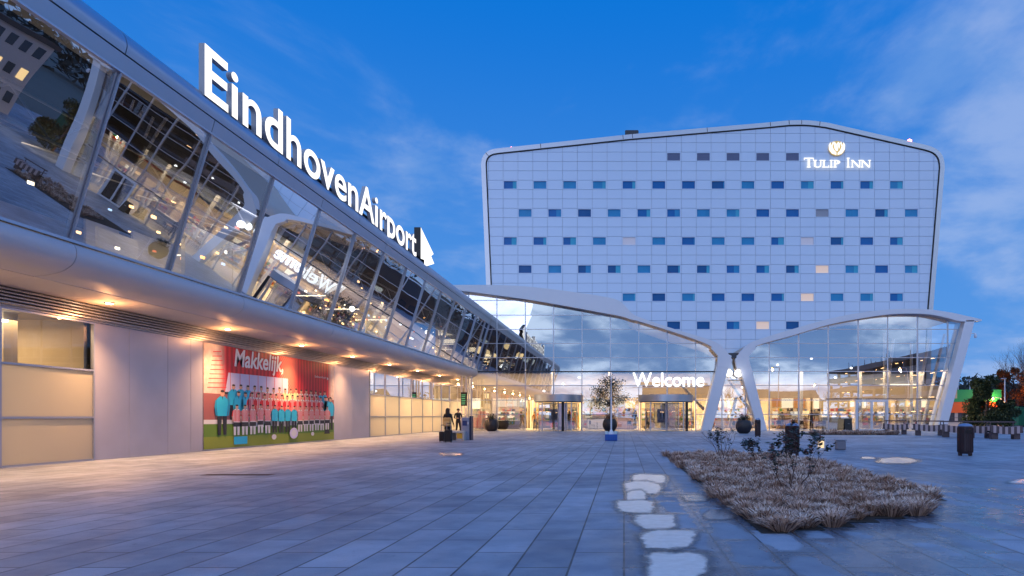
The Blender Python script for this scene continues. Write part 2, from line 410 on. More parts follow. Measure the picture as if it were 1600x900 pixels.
for q in ((990, 741, 1038, 757), (976, 753, 1030, 772), (979, 767, 1008, 787), (966, 782, 1020, 802), (994, 804, 1056, 826), (1004, 829, 1084, 857), (1013, 862, 1098, 912)):
    puddle(*q, ICE)
for q in ((1104, 797, 1144, 812), (1068, 774, 1108, 783)): puddle(*q, WATER)
for q in ((1372, 715.5, 1432, 724), (1346, 714, 1366, 717.5), (1582, 749, 1640, 757), (688, 707.5, 722, 712)):
    puddle(*q, ICE, sq=2.2)

# slotted drain covers
for gx, gy, L_ in ((372, 742, 1.5), (1245, 716, 1.2)):
    x, y, _ = G(gx, gy); t = thing('drain_cover', 'long slotted rusty drain cover in the paving before the billboard' if gx < 500 else 'slotted drain cover in the paving behind the dry grass bed', 'drain cover', (x, y, 0))
    MB().box(x-L_/2, x+L_/2, y-.13, y+.13, .001, .006).build('frame', mat('rusty_iron', (.13, .08, .055), .6, .4, noise=.3), t)
    mb = MB(); k = -L_/2+.05
    while k < L_/2-.05: mb.box(x+k, x+k+.025, y-.1, y+.1, .0065, .0085); k += .055
    mb.build('slots', mat('drain_dark', (.012, .01, .01), .8), t)

# ------------------------------------------------------------------ terminal wing (left)
YG = 57.0
V0 = -4.0
def along(prof_mat, a=V0, b=YG-.05):   # not used for mesh: helper for profiles in (x, z) extruded along y
    pass
def px2(p, t): return (p[0], t, p[1])
wing = thing('terminal_wing', 'long metal and glass terminal wing with tilted upper glazing along the left side', 'terminal building')
# roof fascia: bulging metal, with fine joints every pitch
P0, PITCH = 15.2, 3.35
joints = [P0+PITCH*k for k in range(-6, 13)]
def seg(prof, name, m, a0=V0, b0=YG-.03, step=6.7, start=P0-4*3.35, gap=.012, parent=wing, smooth=True):
    mb = MB(); ys = [a0]+[start+step*k for k in range(0, 40) if a0 < start+step*k < b0]+[b0]
    for a, b in zip(ys, ys[1:]): mb.prism(prof, px2, a+gap, b-gap)
    return mb.build(name, m, parent, smooth)
top = spline([(-12.0, 9.60), (-11.86, 9.86)], 2)
up = spline([(-11.84, 9.90), (-11.80, 10.12), (-11.88, 10.36), (-12.08, 10.55), (-12.5, 10.68), (-14.5, 10.80), (-24, 10.9)], 5)
seg(up+[(-24, 9.95), (-12.4, 9.88)], 'roof_edge', M['fascia'])
seg([(-11.96, 9.50), (-11.86, 9.87), (-12.3, 9.87), (-12.3, 9.50)], 'eaves_band', M['fascia'], start=P0-4*3.35+3.35)
seg([(-11.90, 9.44), (-11.90, 9.49), (-12.3, 9.49), (-12.3, 9.44)], 'glazing_trim', M['frame'], step=100)
# bullnose and soffit
bn = spline([(-13.30, 5.44), (-13.06, 5.36), (-13.00, 5.12), (-13.12, 4.88), (-13.45, 4.70), (-14.0, 4.61)], 6)
seg(bn+[(-14.0, 4.75), (-13.4, 5.3)], 'bullnose_fascia', M['bull'])
seg([(-14.0, 4.60), (-15.40, 4.53), (-15.40, 4.70), (-14.0, 4.74)], 'soffit', M['soffit'])
seg([(-13.28, 5.45), (-13.08, 5.42), (-13.08, 5.49), (-13.28, 5.49)], 'sill_trim', M['frame'], step=100)
# louvre strip
mb = MB()
for k in range(5):
    z = 4.08+k*.085; mb.prism([(-15.40, z), (-15.30, z+.02), (-15.30, z+.05), (-15.40, z+.07)], px2, 0, YG-.2)
mb.box(-15.6, -15.42, 0, YG-.2, 4.04, 4.52); mb.build('louvre_strip', M['louvre'], wing)
# structure: floor slab, back walls
MB().box(-24, -13.45, V0, YG-.1, 4.78, 5.40).build('floor_slab', M['ceil'], wing)
MB().box(-24.2, -24, V0, YG-.1, 0, 10.8).build('back_wall', M['warmwall'], wing)
MB().box(-24, -15.45, V0-.2, V0, 0, 10.8).build('end_wall', M['wallpanel'], wing)
# end cap of the upper floor at the hall
xb, zb, xt, zt = -13.2, 5.47, -12.0, 9.47
def gl(t): return (xb+(xt-xb)*t, zb+(zt-zb)*t)
# upper glazing: windows and mullions
ys = [P0+PITCH*k for k in range(-5, 13)]; ys = [y for y in ys if y < YG-1]+[YG-.08]
for i, (a, b) in enumerate(zip(ys, ys[1:])):
    tw = random.uniform(-.012, .012)
    o = MB().face([(xb+tw, a+.03, zb), (xb-tw, b-.03, zb), (xt-tw, b-.03, zt), (xt+tw, a+.03, zt)]).build('window', M['glassL'], wing)
for i, y in enumerate(ys):
    w = .045
    mb = MB()
    c0, c1 = gl(0), gl(1); nx, nz = .955, -.285
    for (h0, h1, ww) in ((.03, .07, .022), (-.12, .01, .035)):
        v = []
        for yy in (y-ww, y+ww):
            v += [(c0[0]+nx*h0, yy, c0[1]+nz*h0), (c0[0]+nx*h1, yy, c0[1]+nz*h1), (c1[0]+nx*h1, yy, c1[1]+nz*h1), (c1[0]+nx*h0, yy, c1[1]+nz*h0)]
        mb.mesh(v, [(0, 1, 2, 3), (7, 6, 5, 4), (0, 4, 5, 1), (1, 5, 6, 2), (2, 6, 7, 3), (3, 7, 4, 0)])
    mb.build('mullion', M['frame'], wing)
# upper floor interior
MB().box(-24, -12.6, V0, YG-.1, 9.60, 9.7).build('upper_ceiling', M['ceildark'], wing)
IW = [mat('interior_panel_%s' % n, c, .7) for n, c in (('cream', (.7, .66, .55)), ('ochre', (.55, .3, .1)), ('grey', (.35, .36, .38)), ('red', (.45, .06, .05)), ('dark', (.05, .05, .06)))]
r2 = random.Random(4)
mb = MB(); y = 24.
while y < 56:
    w = r2.uniform(1.2, 4.5); k = r2.choice((0, 0, 0, 1, 2, 2, 3, 4)); d = r2.uniform(0, 3.0)
    h = r2.choice((2.2, 3., 3.9)) if y > 22 else 3.9
    MB().box(-22+d, -21.9+d, y, min(y+w, 56), 5.41, 5.41+h, IW[k]).build('partition_wall', None, wing); y += w

MB().box(-16.2, -16.05, 23.4, 28.4, 5.41, 8.4).box(-16.03, -16.0, 26.2, 26.6, 5.41, 8.2).build('white_partition', mat('white_partition', (.80, .82, .84), .6), wing)
light('partition_light', 'AREA', (-14.6, 25.8, 9.3), 90, (.95, .95, 1.0), wing, 1.2, 4.0)
for i in range(6):
    y = 27.9+i*4.7
    t = MB().box(-19.6, -17.4, y, y+.07, 8.30, 8.34).build('tube_lamp', M['tube'], wing)
for i, (x, y, z) in enumerate([(-16.2, 25.8, 7.9), (-16.6, 27.0, 7.9), (-16.0, 29.4, 7.9), (-17, 40, 8.0), (-16, 44, 8.0), (-16.5, 48, 8.1), (-16, 52, 8.1)]):
    MB().lathe((x, y, z), [(.01, -.17), (.10, -.14), (.17, -.05), (.17, .05), (.10, .14), (.01, .17)], 12).build('globe_lamp', M['globe'], wing, True)
for i in range(6):
    light('upper_room_light', 'AREA', (-18.4, 12.0+i*8.2, 9.3), 200 if i else 60, (1, .76, .48), wing, 3.0, 5.0)
SIGNM = [emitmat('shop_light_%d' % i, c, s) for i, (c, s) in enumerate((((1, .60, .25), 7.0), ((1, .85, .6), 6.0), ((.9, .25, .12), 2.5), ((.55, .75, 1.0), 3.0), ((1.0, .45, .1), 7.0)))]
mb = MB()
for i in range(170):
    y = r2.uniform(20, 56); x = r2.uniform(-21, -15); z = r2.uniform(6.2, 8.9); s = r2.uniform(.04, .12)
    mb.box(x, x+.05, y, y+s*2, z, z+s, SIGNM[r2.choice((0, 0, 4, 1, 2, 3))])
kind(mb.build('display_lights', None, wing), 'stuff')
# steel lattice under the upper ceiling
mb = MB(); y = 13.
while y < 55.5:
    mb.tube((-14.6, y, 9.2), (-14.6, y+1.1, 8.3), .03, n=5).tube((-14.6, y+1.1, 8.3), (-14.6, y+2.2, 9.2), .03, n=5).tube((-14.6, y+1.1, 8.3), (-17.4, y+1.1, 9.2), .025, n=5); y += 2.2
mb.tube((-14.6, 13, 9.2), (-14.6, 56, 9.2), .05, n=6).tube((-14.6, 14, 8.3), (-14.6, 56, 8.3), .045, n=6)
mb.build('ceiling_lattice', M['white'], wing)
# lower floor wall
XW = -15.5
def wall_glazing(y0, n, pitch):
    for i in range(n):
        a = y0+i*pitch; b = a+pitch
        w = MB().box(XW-.06, XW+.03, a, a+.045, .02, 4.03).box(XW-.06, XW+.03, b-.045, b, .02, 4.03)
        for z in (.0, 1.23, 2.60, 3.98): w.box(XW-.055, XW+.025, a+.045, b-.045, z, z+.055)
        w = w.build('shop_window', M['frame'], wing)
        MB().box(XW-.03, XW-.015, a+.045, b-.045, .055, 1.23).box(XW-.03, XW-.015, a+.045, b-.045, 1.285, 2.60).build('frosted_pane', M['frost'], w)
        MB().face([(XW-.02, a+.045, 2.655), (XW-.02, b-.045, 2.655), (XW-.02, b-.045, 3.98), (XW-.02, a+.045, 3.98)]).build('clear_pane', M['clear'], w)
yA = 15500/(975-147.)      # 18.72
yB = 15500/(975-317.)      # 23.56 poster start
yC = 15500/(975-521.)      # 34.1
yD = 15500/(975-577.)      # 38.9
yE = 15500/(975-703.)      # 56.98
wall_glazing(yA-6*2.85, 6, 2.85)
n2 = 7; wall_glazing(yD+.05, n2, (yE-yD-.1)/n2)
mb = MB()
e = [yA+.02, 20.05, 21.75, 23.4, yB+.0, 25.6, 27.7, 29.8, 31.9, yC+.1, 36.4, yD]
e[3] = 22.9
for a, b in zip(e, e[1:]): mb.rbox(XW-.06, XW, a+.006, b-.006, .0, 4.03, .006)
mb.build('metal_wall_panel', M['wallpanel'], wing)
MB().box(XW-.12, XW-.065, yA, yD, 0, 4.04).build('wall_core', M['darkframe'], wing)
MB().box(XW-.05, XW+.012, 0, YG-.2, 4.032, 4.078).build('wall_head_trim', M['frame'], wing)
# rooms behind the frosted glass
for (a, b, e_) in ((1.5, yA, 330), (yD, YG-.3, 700)):
    MB().box(-19.5, -19.4, a, b, 0, 4.5).build('room_wall', M['warmwall'], wing)
    MB().box(-19.4, XW-.1, a, b, .004, .01).build('room_floor', M['floorin'], wing)
    MB().box(-19.4, XW-.1, a, b, 4.1, 4.2).build('room_ceiling', M['ceil'], wing)
    n = int((b-a)/2.9)
    for i in range(n):
        y = a+(i+.5)*(b-a)/n
        light('room_light', 'AREA', (-17.3, y, 3.9), e_/n, (1, .66, .32), wing, 2.0, 1.6)
        MB().box(-18.6, -16.4, y-.05, y+.05, 3.80, 3.86).build('ceiling_tube', M['tube'], wing)
    if b < 30: MB().box(-19.3, XW-.2, b-.12, b-.02, 0, 4.1).build('room_end', M['warmwall'], wing)
mb = MB()
for i in range(26):
    y = r2.uniform(yD+.5, YG-1); w = r2.uniform(.3, 1.5); z = r2.uniform(.1, 3.2)
    mb.box(-19.38, -19.3, y, y+w, z, z+r2.uniform(.2, .8), SIGNM[r2.choice((0, 1, 1, 1))])
kind(mb.build('room_displays', None, wing), 'stuff')
MB().box(-17.0, -16.6, yA-1.6, yA-1.2, 0, 4.1).build('room_column', M['warmwall'], wing)
# soffit downlights
for k in range(-1, 8):
    y = 18.4+5.5*k
    d = MB().lathe((-14.80, y, 4.53), [(.10, .045), (.11, .0), (.085, .0), (.085, .02), (.02, .02)], 16).build('downlight', M['alu'], wing, True)
    MB().lathe((-14.80, y, 4.525), [(.085, .0), (.086, .012), (.01, .013)], 16).build('lens', M['spotlens'], d)
    light('downlight_beam', 'SPOT', (-14.80, y, 4.50), 2400, (1.0, .52, .22), wing, spot=126, blend=1.0, radius=.10, rot=(0, R(-20), 0))
    light('soffit_fill', 'POINT', (-14.80, y, 4.16), 36, (1.0, .44, .16), wing, radius=.08)  # added fill lamp hung below the fitting to warm the soffit

# sign letters on the roof edge
sign = thing('roof_sign', 'tall white illuminated EindhovenAirport letters standing on the roof edge', 'sign', (-11.9, 18, 10.4))
W0, W1, XF, XBK = 18.12, 36.5, -11.85, -12.02
word = 'EindhovenAirport'; CAP = 1.42
glyphs = []; curx = 0
vsE, _ = text_mesh('E', 1); bE = bounds(vsE); capE = bE[3]
adv = {}
def advance(ch):
    a = bounds(text_mesh('l'+ch+'l', 1)[0]); b = bounds(text_mesh('ll', 1)[0]); return (a[1]-a[0])-(b[1]-b[0])
xs = 0
for ch in word:
    a = advance(ch); glyphs.append((ch, xs, a)); xs += a
first = bounds(text_mesh('E', 1)[0])[0]
scl = (W1-W0)/(xs-first)
for ch, gx, a in glyphs:
    v, f = text_mesh(ch, 1, .5, .012)
    mb = MB(); k = CAP/capE
    vv = [(XF+(p[2]-.5)*(XF-XBK), W0+(gx-first+p[0])*scl, 10.40+p[1]*k) for p in v]
    mb.mesh(vv, f)
    for i, fc in enumerate(mb.f):
        front = all(abs(mb.v[j][0]-XF) < 1e-4 for j in fc)
        mb.m[i] = mb.mi(M['letter'] if front else M['letterside'])
    o = mb.build('letter', None, sign)
mb = MB(); ay = lambda px: -XF*1000/(975-px); az = lambda px, py: EYE+(650-py)/1000*ay(px)
arrow = [(657.5, 355), (677.5, 397), (673.5, 400), (678.5, 412), (663, 417), (663, 406), (657.5, 404)]
pts = [(ay(a), az(a, b)) for a, b in arrow]
mb.prism(pts, lambda p, t: (t, p[0], p[1]), XF, XBK-.22)
for i, fc in enumerate(mb.f): mb.m[i] = mb.mi(M['letter'] if all(abs(mb.v[j][0]-XF) < 1e-4 for j in fc) else M['black'])
mb.build('arrow_symbol', None, sign)
MB().box(-12.15, -12.05, 18.3, 37.5, 10.60, 10.68).build('sign_rail', M['black'], sign)

# poster
def poster_bg():
    m, nt, N, L, out = newmat('poster_print')
    p = N.new('ShaderNodeBsdfPrincipled'); p.inputs['Roughness'].default_value = .5; L.new(p.outputs[0], out.inputs[0])
    tc = N.new('ShaderNodeTexCoord'); sep = N.new('ShaderNodeSeparateXYZ'); L.new(tc.outputs['Object'], sep.inputs[0])
    def mr(v, a, b, c=0., d=1.):
        n = N.new('ShaderNodeMapRange'); L.new(v, n.inputs[0])
        for i, x in enumerate((a, b, c, d)): n.inputs[i+1].default_value = x
        return n.outputs[0]
    def mix(f, a, b):
        n = N.new('ShaderNodeMix'); n.data_type = 'RGBA'; L.new(f, n.inputs[0])
        for i, v in ((6, a), (7, b)):
            if hasattr(v, 'is_output'): L.new(v, n.inputs[i])
            else: n.inputs[i].default_value = (*v, 1)
        return n.outputs[2]
    wv = N.new('ShaderNodeTexWave'); wv.bands_direction = 'Y'; wv.inputs['Scale'].default_value = 1.1; wv.inputs['Distortion'].default_value = 1.2; L.new(tc.outputs['Object'], wv.inputs[0])
    c = mix(wv.outputs[0], (.34, .006, .02), (.66, .02, .04))
    ck = N.new('ShaderNodeTexChecker'); ck.inputs['Scale'].default_value = 12; ck.inputs[1].default_value = (.7, .06, .05, 1); ck.inputs[2].default_value = (.75, .30, .22, 1); L.new(tc.outputs['Object'], ck.inputs[0])
    a = N.new('ShaderNodeMath'); a.operation = 'MULTIPLY'; L.new(mr(sep.outputs[1], 5.0, 5.5), a.inputs[0]); L.new(mr(sep.outputs[1], 6.9, 6.4), a.inputs[1])
    c = mix(a.outputs[0], c, ck.outputs[0])
    n = N.new('ShaderNodeTexNoise'); n.inputs['Scale'].default_value = 5; L.new(tc.outputs['Object'], n.inputs[0])
    edge = mix(n.outputs[0], (.50, .33, .28), (.80, .70, .64))
    c = mix(mr(sep.outputs[1], 1.35, .9), c, edge); c = mix(mr(sep.outputs[1], 9.9, 10.3), c, edge)
    L.new(c, p.inputs['Base Color']); return m
PY0, PY1 = yB, yC
poster = thing('billboard', 'large red sports team billboard on the metal wall reading Makkelijk', 'billboard', (XW+.02, PY0, 0))
MB().box(XW+.002, XW+.02, PY0, PY1, .06, 4.02).build('backing', poster_bg(), poster)
def fx(u, z, d): return (XW+.02+d, PY0+u*(PY1-PY0), z)
def sheet(mb, pts, d, m): mb.face([fx(u, z, d) for u, z in pts], m)
pm = lambda n, c: mat('print_'+n, c, .5)
C_blued = pm('blue_sleeve', (.01, .28, .50))
C_grass, C_blue, C_red, C_white, C_skin, C_hair, C_dark, C_yel, C_lav, C_ylw = pm('grass', (.10, .20, .02)), pm('blue', (.02, .42, .68)), pm('red', (.70, .02, .03)), pm('white', (.72, .70, .70)), pm('skin', (.62, .35, .24)), pm('hair', (.03, .015, .01)), pm('dark', (.015, .015, .025)), pm('yellow', (.80, .85, .45)), pm('lavender', (.62, .58, .80)), pm('grass_light', (.22, .27, .03))
mb = MB()
sheet(mb, [(0, .06), (1, .06), (1, .95), (0, 1.0)], .003, C_grass); sheet(mb, [(0, .06), (1, .06), (1, .45), (0, .52)], .006, C_ylw)
sheet(mb, [(.0, 1.0), (1, .95), (1, 1.12), (0, 1.16)], .006, C_white)
sheet(mb, [(.12, 2.2), (.56, 2.2), (.56, 3.02), (.14, 3.0)], .003, C_lav)
for k in range(7): sheet(mb, [(.15+k*.06, 2.2), (.153+k*.06, 2.2), (.153+k*.06, 3.0), (.15+k*.06, 3.0)], .005, C_red)
sheet(mb, [(.10, 2.15), (.98, 2.15), (.98, 2.24), (.10, 2.24)], .006, C_dark); sheet(mb, [(.0, 1.16), (1, 1.12), (1, 2.15), (0, 2.15)], .003, pm('crowd', (.30, .10, .10)))
for k in range(9): sheet(mb, [(.02+.004*k, 2.35+k*.17), (.13-.004*k, 2.4+k*.17), (.13-.004*k, 2.43+k*.17), (.02+.004*k, 2.38+k*.17)], .003, C_red)
mb.build('stadium_scene', None, poster)
team = MB()
def ell(cu, cz, ru, rz, d, m, n=12): team.face([fx(cu+ru*math.cos(2*math.pi*i/n), cz+rz*math.sin(2*math.pi*i/n), d) for i in range(n)], m)
def player(cu, foot, h, kindp, d, seated=False):
    hw = h*.115/(PY1-PY0)*1.58; q = lambda a, b: sheet_t([(cu+hw*x, foot+h*z) for x, z in b], a)
    def sheet_t(pts, dd): team.face([fx(u, z, d+dd) for u, z in pts], cm)
    cm = C_dark if kindp != 'striped' else C_white
    q(0, [(-.85, 0), (-.25, 0), (-.05, .47), (-.95, .47)]); q(0, [(.25, 0), (.85, 0), (.95, .47), (.05, .47)])
    if kindp == 'striped':
        cm = C_dark; q(.002, [(-1.0, .28), (1.0, .28), (1.05, .5), (-1.05, .5)])
    cm = dict(striped=C_white, blue=C_blue, yellow=C_yel)[kindp]
    q(.004, [(-.95, .42), (.95, .42), (1.1, .6), (1.05, .80), (.5, .86), (-.5, .86), (-1.05, .80), (-1.1, .6)])
    for s_ in (-1, 1):
        cm = dict(striped=C_red, blue=C_blued, yellow=C_yel)[kindp]; q(.005, [(s_*1.0, .80), (s_*1.35, .76), (s_*1.55, .62), (s_*1.15, .60)])
        cm = C_skin if kindp == 'striped' else C_blued if kindp == 'blue' else C_yel; q(.0055, [(s_*1.18, .62), (s_*1.52, .63), (s_*1.30, .44), (s_*1.05, .42)])
    cm = C_dark; q(.0065, [(-.12, .86), (.12, .86), (.0, .78)])
    if kindp == 'striped':
        cm = C_red
        for x in (-.8, -.4, .0, .4, .8): q(.006, [(x-.12, .45), (x+.12, .45), (x+.11, .82), (x-.11, .82)])
    ell(cu, foot+h*.925, hw*.44, h*.068, d+.007, C_skin); ell(cu, foot+h*.975, hw*.40, h*.028, d+.009, C_hair)
r3 = random.Random(3)
row = lambda us, foot, h, kinds, d: [player(u, foot+r3.uniform(-.03, .03), h, k, d) for u, k in zip(us, kinds)]
L_ = lambda a, b, n: [a+(b-a)*i/(n-1) for i in range(n)]
row(L_(.17, .90, 17), 1.15, 1.42, ['blue']*3+['striped']*5+['yellow']*3+['striped']*4+['blue']*2, .006)
row(L_(.20, .90, 17), .85, 1.42, ['blue']*2+['striped']*14+['blue'], .018)
row([.92], .8, 1.5, ['blue'], .018); row([.10, .955], .55, 1.72, ['blue', 'blue'], .030)
row(L_(.185, .92, 15), .56, 1.22, ['striped']*5+['blue']*4+['striped']*6, .042)
ell(.60, .50, .036, .26, .058, C_lav); ell(.60, .50, .022, .16, .060, C_white)
ell(.44, .38, .018, .12, .058, C_white); ell(.77, .42, .015, .10, .058, C_white)
sheet(team, [(.165, .17), (.25, .17), (.25, .48), (.165, .48)], .058, C_blue); sheet(team, [(.885, .38), (.945, .38), (.935, .6), (.895, .6)], .058, C_dark)
team.build('printed_team', None, poster)
def text_on(body, u0, u1, z0, d, m, name, off=.0, shear=0, hscale=1.0):
    v, f = text_mesh(body, 1, 0, off, shear); b = bounds(v); k = (u1-u0)*(PY1-PY0)/(b[1]-b[0])
    MB().mesh([(XW+.02+d, PY0+u0*(PY1-PY0)+(p[0]-b[0])*k, z0+p[1]*k*hscale) for p in v], f).build(name, m, poster)
text_on('Makkelijk,', .175, .52, 3.30, .012, pm('headline_white', (.92, .92, .92)), 'headline', .022, .15, 1.05)
text_on('EindhovenAirport', .80, .915, 3.23, .012, C_white, 'small_print')
sheet_mb = MB().face([fx(.925, 3.33, .012), fx(.94, 3.23, .012), fx(.925, 3.17, .012)]).build('small_arrow', C_white, poster)
# ------------------------------------------------------------------ entrance hall
hall = thing('entrance_hall', 'glass fronted entrance hall with white wave shaped roof edge and leaning white legs', 'terminal hall', (5, YG, 0))
YF0, YF1 = 56.1, 56.92
topL = spline([(684, 447), (730, 446.5), (780, 447), (830, 449.5), (900, 458), (945, 465), (965, 470), (977, 479), (986, 489.5), (1000, 497), (1050, 514), (1100, 529), (1122, 538), (1136, 551)], 5)
botL = spline([(684, 455), (730, 456.5), (780, 463), (830, 470), (900, 482), (945, 490.5), (965, 494), (977, 497), (986, 500), (1000, 503.5), (1050, 519), (1096, 535), (1114, 545), (1124, 560)], 5)
topR = spline([(1157, 551), (1168, 538), (1188, 530), (1230, 517), (1290, 500), (1340, 490), (1390, 484.5), (1440, 484), (1480, 489), (1506, 494.5), (1530, 500)], 5)
botR = spline([(1167, 560), (1175, 545), (1193, 537), (1235, 525.5), (1290, 509), (1340, 499), (1390, 492), (1440, 491.5), (1472, 496.5), (1498, 503), (1530, 502.5)], 5)
fxy = lambda p, t: (p[0], t, p[1])
def conv(c, Y=56.5): return [pxz(a, b, Y) for a, b in c]
MB().strip(conv(topL), conv(botL), fxy, YF0, YF1).build('roof_edge', M['white'], hall, True)
MB().strip(conv(topR), conv(botR), fxy, YF0, YF1).build('roof_edge', M['white'], hall, True)
def leg(tl, bl, tr, br, name='leaning_leg'):
    # outer and inner edges of the leg front, tapered box section with softened corners
    a, b, c, d = (pxz(*q, 56.3) for q in (tl, tr, br, bl)); n = 10
    top_, bot_ = [], []
    for i in range(n+1):
        t = i/n
        top_.append((a[0]+(d[0]-a[0])*t, a[1]+(d[1]-a[1])*t)); bot_.append((b[0]+(c[0]-b[0])*t, b[1]+(c[1]-b[1])*t))
    mb = MB().strip(top_, bot_, fxy, YF0-.0, YF1-.02)
    o = mb.build(name, M['white'], hall)
    bv = o.modifiers.new('b', 'BEVEL'); bv.width = .06; bv.segments = 2; bv.limit_method = 'ANGLE'
    return o
leg((1126, 549), (1095, 673.4), (1143, 556), (1111.5, 673.4))
leg((1150, 556), (1184, 673.4), (1167, 549), (1198.5, 673.4))
leg((1507, 500), (1462, 673.4), (1522, 500), (1477, 673.4))
MB().box(*[W(p, 0, 56.5)[0] for p in (1134, 1159)], YF0+.1, YF1, W(0, 560, 56.5)[2], W(0, 552, 56.5)[2]).build('cross_beam', M['darkframe'], hall)
for sg_ in (1, -1):
    pl = [(1112, 537), (1128, 542), (1137, 551), (1144, 562), (1141, 576), (1121, 572), (1122, 556), (1112, 545)]
    if sg_ < 0: pl = [(1146+(1146-a)+.5, b) for a, b in pl]
    MB().prism([pxz(a, b, 56.1) for a, b in pl], fxy, YF0-.03, YF0+.5).build('leg_node', M['white'], hall)
# roof shell running back behind the edges
def shell(curve, y0, y1, name, cut=None):
    c = conv(curve, 56.5); bot = [(x, z-.25) for x, z in c]
    return MB().strip([(x, z-.02) for x, z in c], bot, fxy, y0, y1).build(name, M['ceil'], hall, True)
shell(topL, YF1, 63.85, 'roof_shell'); shell(topR[:-6], YF1, 63.85, 'roof_shell')
# front glazing outline (in px, converted at the glass plane)
outline_px = [(684, 674)]+[(a, b-1) for a, b in botL]+[(1140, 556), (1152, 556)]+[(a, b-1) for a, b in botR if a < 1500]+[(1505, 505), (1468, 674)]
outline = conv(outline_px, YG)
cols = [684, 687.6, 732.2, 776.4, 820.8, 865, 909.4, 953.8, 998, 1042.4, 1087, 1128, 1165, 1202, 1248, 1294.2, 1341, 1387, 1433.5, 1481, 1512]
rowz = [0.0, 1.45, 2.72, 4.02, 5.27, 6.50, 7.76, 9.02, 10.28, 11.6, 13]
cx_ = [W(p, 0, YG)[0] for p in cols]
r5 = random.Random(11)
for a, b in zip(cx_, cx_[1:]):
    mb = MB()
    door = any(p0-.2 <= a and b <= p1+.2 for p0, p1 in (tuple(W(p, 0, YG)[0] for p in q) for q in ((820, 910), (997, 1088))))
    for z0, z1 in zip(rowz, rowz[1:]):
        if door and z1 < 3: continue
        pl = clip(outline, a+.03, b-.03, z0+.03, z1-.03)
        if len(pl) < 3: continue
        tx, tz = r5.uniform(-.0016, .0016), r5.uniform(-.0016, .0016); mx_, mz_ = (a+b)/2, (z0+z1)/2
        mb.face([(x, YG+(x-mx_)*tx+(z-mz_)*tz, z) for x, z in pl])
    if mb.f: mb.build('glass_bay', M['glassH'], hall)
def outline_z(x):   # top of the glazing at x
    zs = []
    for i in range(len(outline)):
        p, q = outline[i-1], outline[i]
        if (p[0]-x)*(q[0]-x) <= 0 and abs(p[0]-q[0]) > 1e-6:
            zs.append(p[1]+(q[1]-p[1])*(x-p[0])/(q[0]-p[0]))
    return (min(zs), max(zs)) if zs else (0, 0)
for i, x in enumerate(cx_[1:-1]):
    if 10 <= i <= 11: lo, hi = 0.0, outline_z(x)[1]
    else: lo, hi = outline_z(x)
    if i in (9, 10) : pass
    lo = max(lo, 0) if lo > .3 else 0
    thick = .05 if i in (1, 4, 6, 8, 13, 15, 17) else .035
    MB().box(x-thick, x+thick, YG-.06, YG+.16, lo, hi).build('mullion', M['frame'], hall)
for z in rowz[1:]:
    mb = MB(); px_ = cx_
    for a, b in zip(px_, px_[1:]):
        for (p0, p1) in ((820, 910), (997, 1088)):
            pass
        if z < 2 and any(W(p0, 0, YG)[0]-.2 <= a and b <= W(p1, 0, YG)[0]+.2 for p0, p1 in ((820, 910), (997, 1088))): continue
        m_ = (a+b)/2; c = clip(outline, a+.035, b-.035, z-.5, z+.5)
        xs = [x for x, zz in clip(outline, a+.045, b-.045, z-.002, z+.002)]
        if xs and max(xs)-min(xs) > .1: mb.box(min(xs), max(xs), YG-.045, YG+.06, z-.03, z+.03)
        if mb.f and (not xs or b >= cx_[-1]-.01 or not clip(outline, b+.045, b+.5, z-.002, z+.002)): mb.build('transom', M['frame'], hall); mb = MB()
    if mb.f: mb.build('transom', M['frame'], hall)
mb = MB().box(W(738, 0, YG)[0], W(1120, 0, YG)[0], YG-.10, YG-.05, 5.20, 5.30).box(W(1290, 0, YG)[0], W(1462, 0, YG)[0], YG-.10, YG-.05, 2.78, 2.86)
mb.build('dark_transom', M['darkframe'], hall)
# interior
XL, XRt = -16.6, 30
MB().box(XL, 27.5, YG+.05, 78, .003, .012).build('hall_floor', M['floorin'], hall)
MB().box(XL, 27.5, 64, 78, 5.3, 5.45).build('hall_ceiling', M['ceil'], hall)
MB().box(XL-.2, XL, YG, 78, 0, 13).build('side_wall', M['warmwall'], hall)
MB().box(XL, 27.5, 78, 78.2, 0, 5.4).build('back_wall', M['warmwall'], hall)
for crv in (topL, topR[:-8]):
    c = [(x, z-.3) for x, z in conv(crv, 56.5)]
    MB().strip(c, [(x, 5.5) for x, z in c], fxy, 63.55, 63.7).build('dark_backdrop', M['ceildark'], hall)  # added dark backdrop, lets reflections dominate the upper glass
for px in (735, 865, 953, 1128, 1250, 1341, 1433):
    x = W(px, 0, 62)[0]
    MB().tube((x, 61.5, 0), (x, 61.5, 5.6 if px > 1128 else 5.6), .16, n=14).build('column', M['white'], hall, True)
# leaning interior members seen through the right part
for (a, b, c, d, Y) in ((1396, 530, 1380, 668, 60), (1424, 535, 1424, 668, 61), (1452, 530, 1425, 668, 62), (1476, 522, 1440, 668, 62.5), (1494, 516, 1452, 668, 61), (1382, 520, 1382, 670, 60.5), (1345, 630, 1335, 668, 60)):
    p, q = W(a, b, Y), W(c, d, Y); q = (q[0], q[1], .0)
    MB().tube(q, p, .15, .13, 10).build('raking_strut', M['white'], hall, True)
for (a, b, c, d) in ((1136, 590, 1188, 664), (1148, 575, 1196, 668), (1100, 640, 1060, 596), (1150, 620, 1140, 668)):
    p, q = W(a, b, 59.5), W(c, d, 59.5); MB().tube(q, p, .17, .15, 10).build('raking_strut', M['soffit'], hall, True)
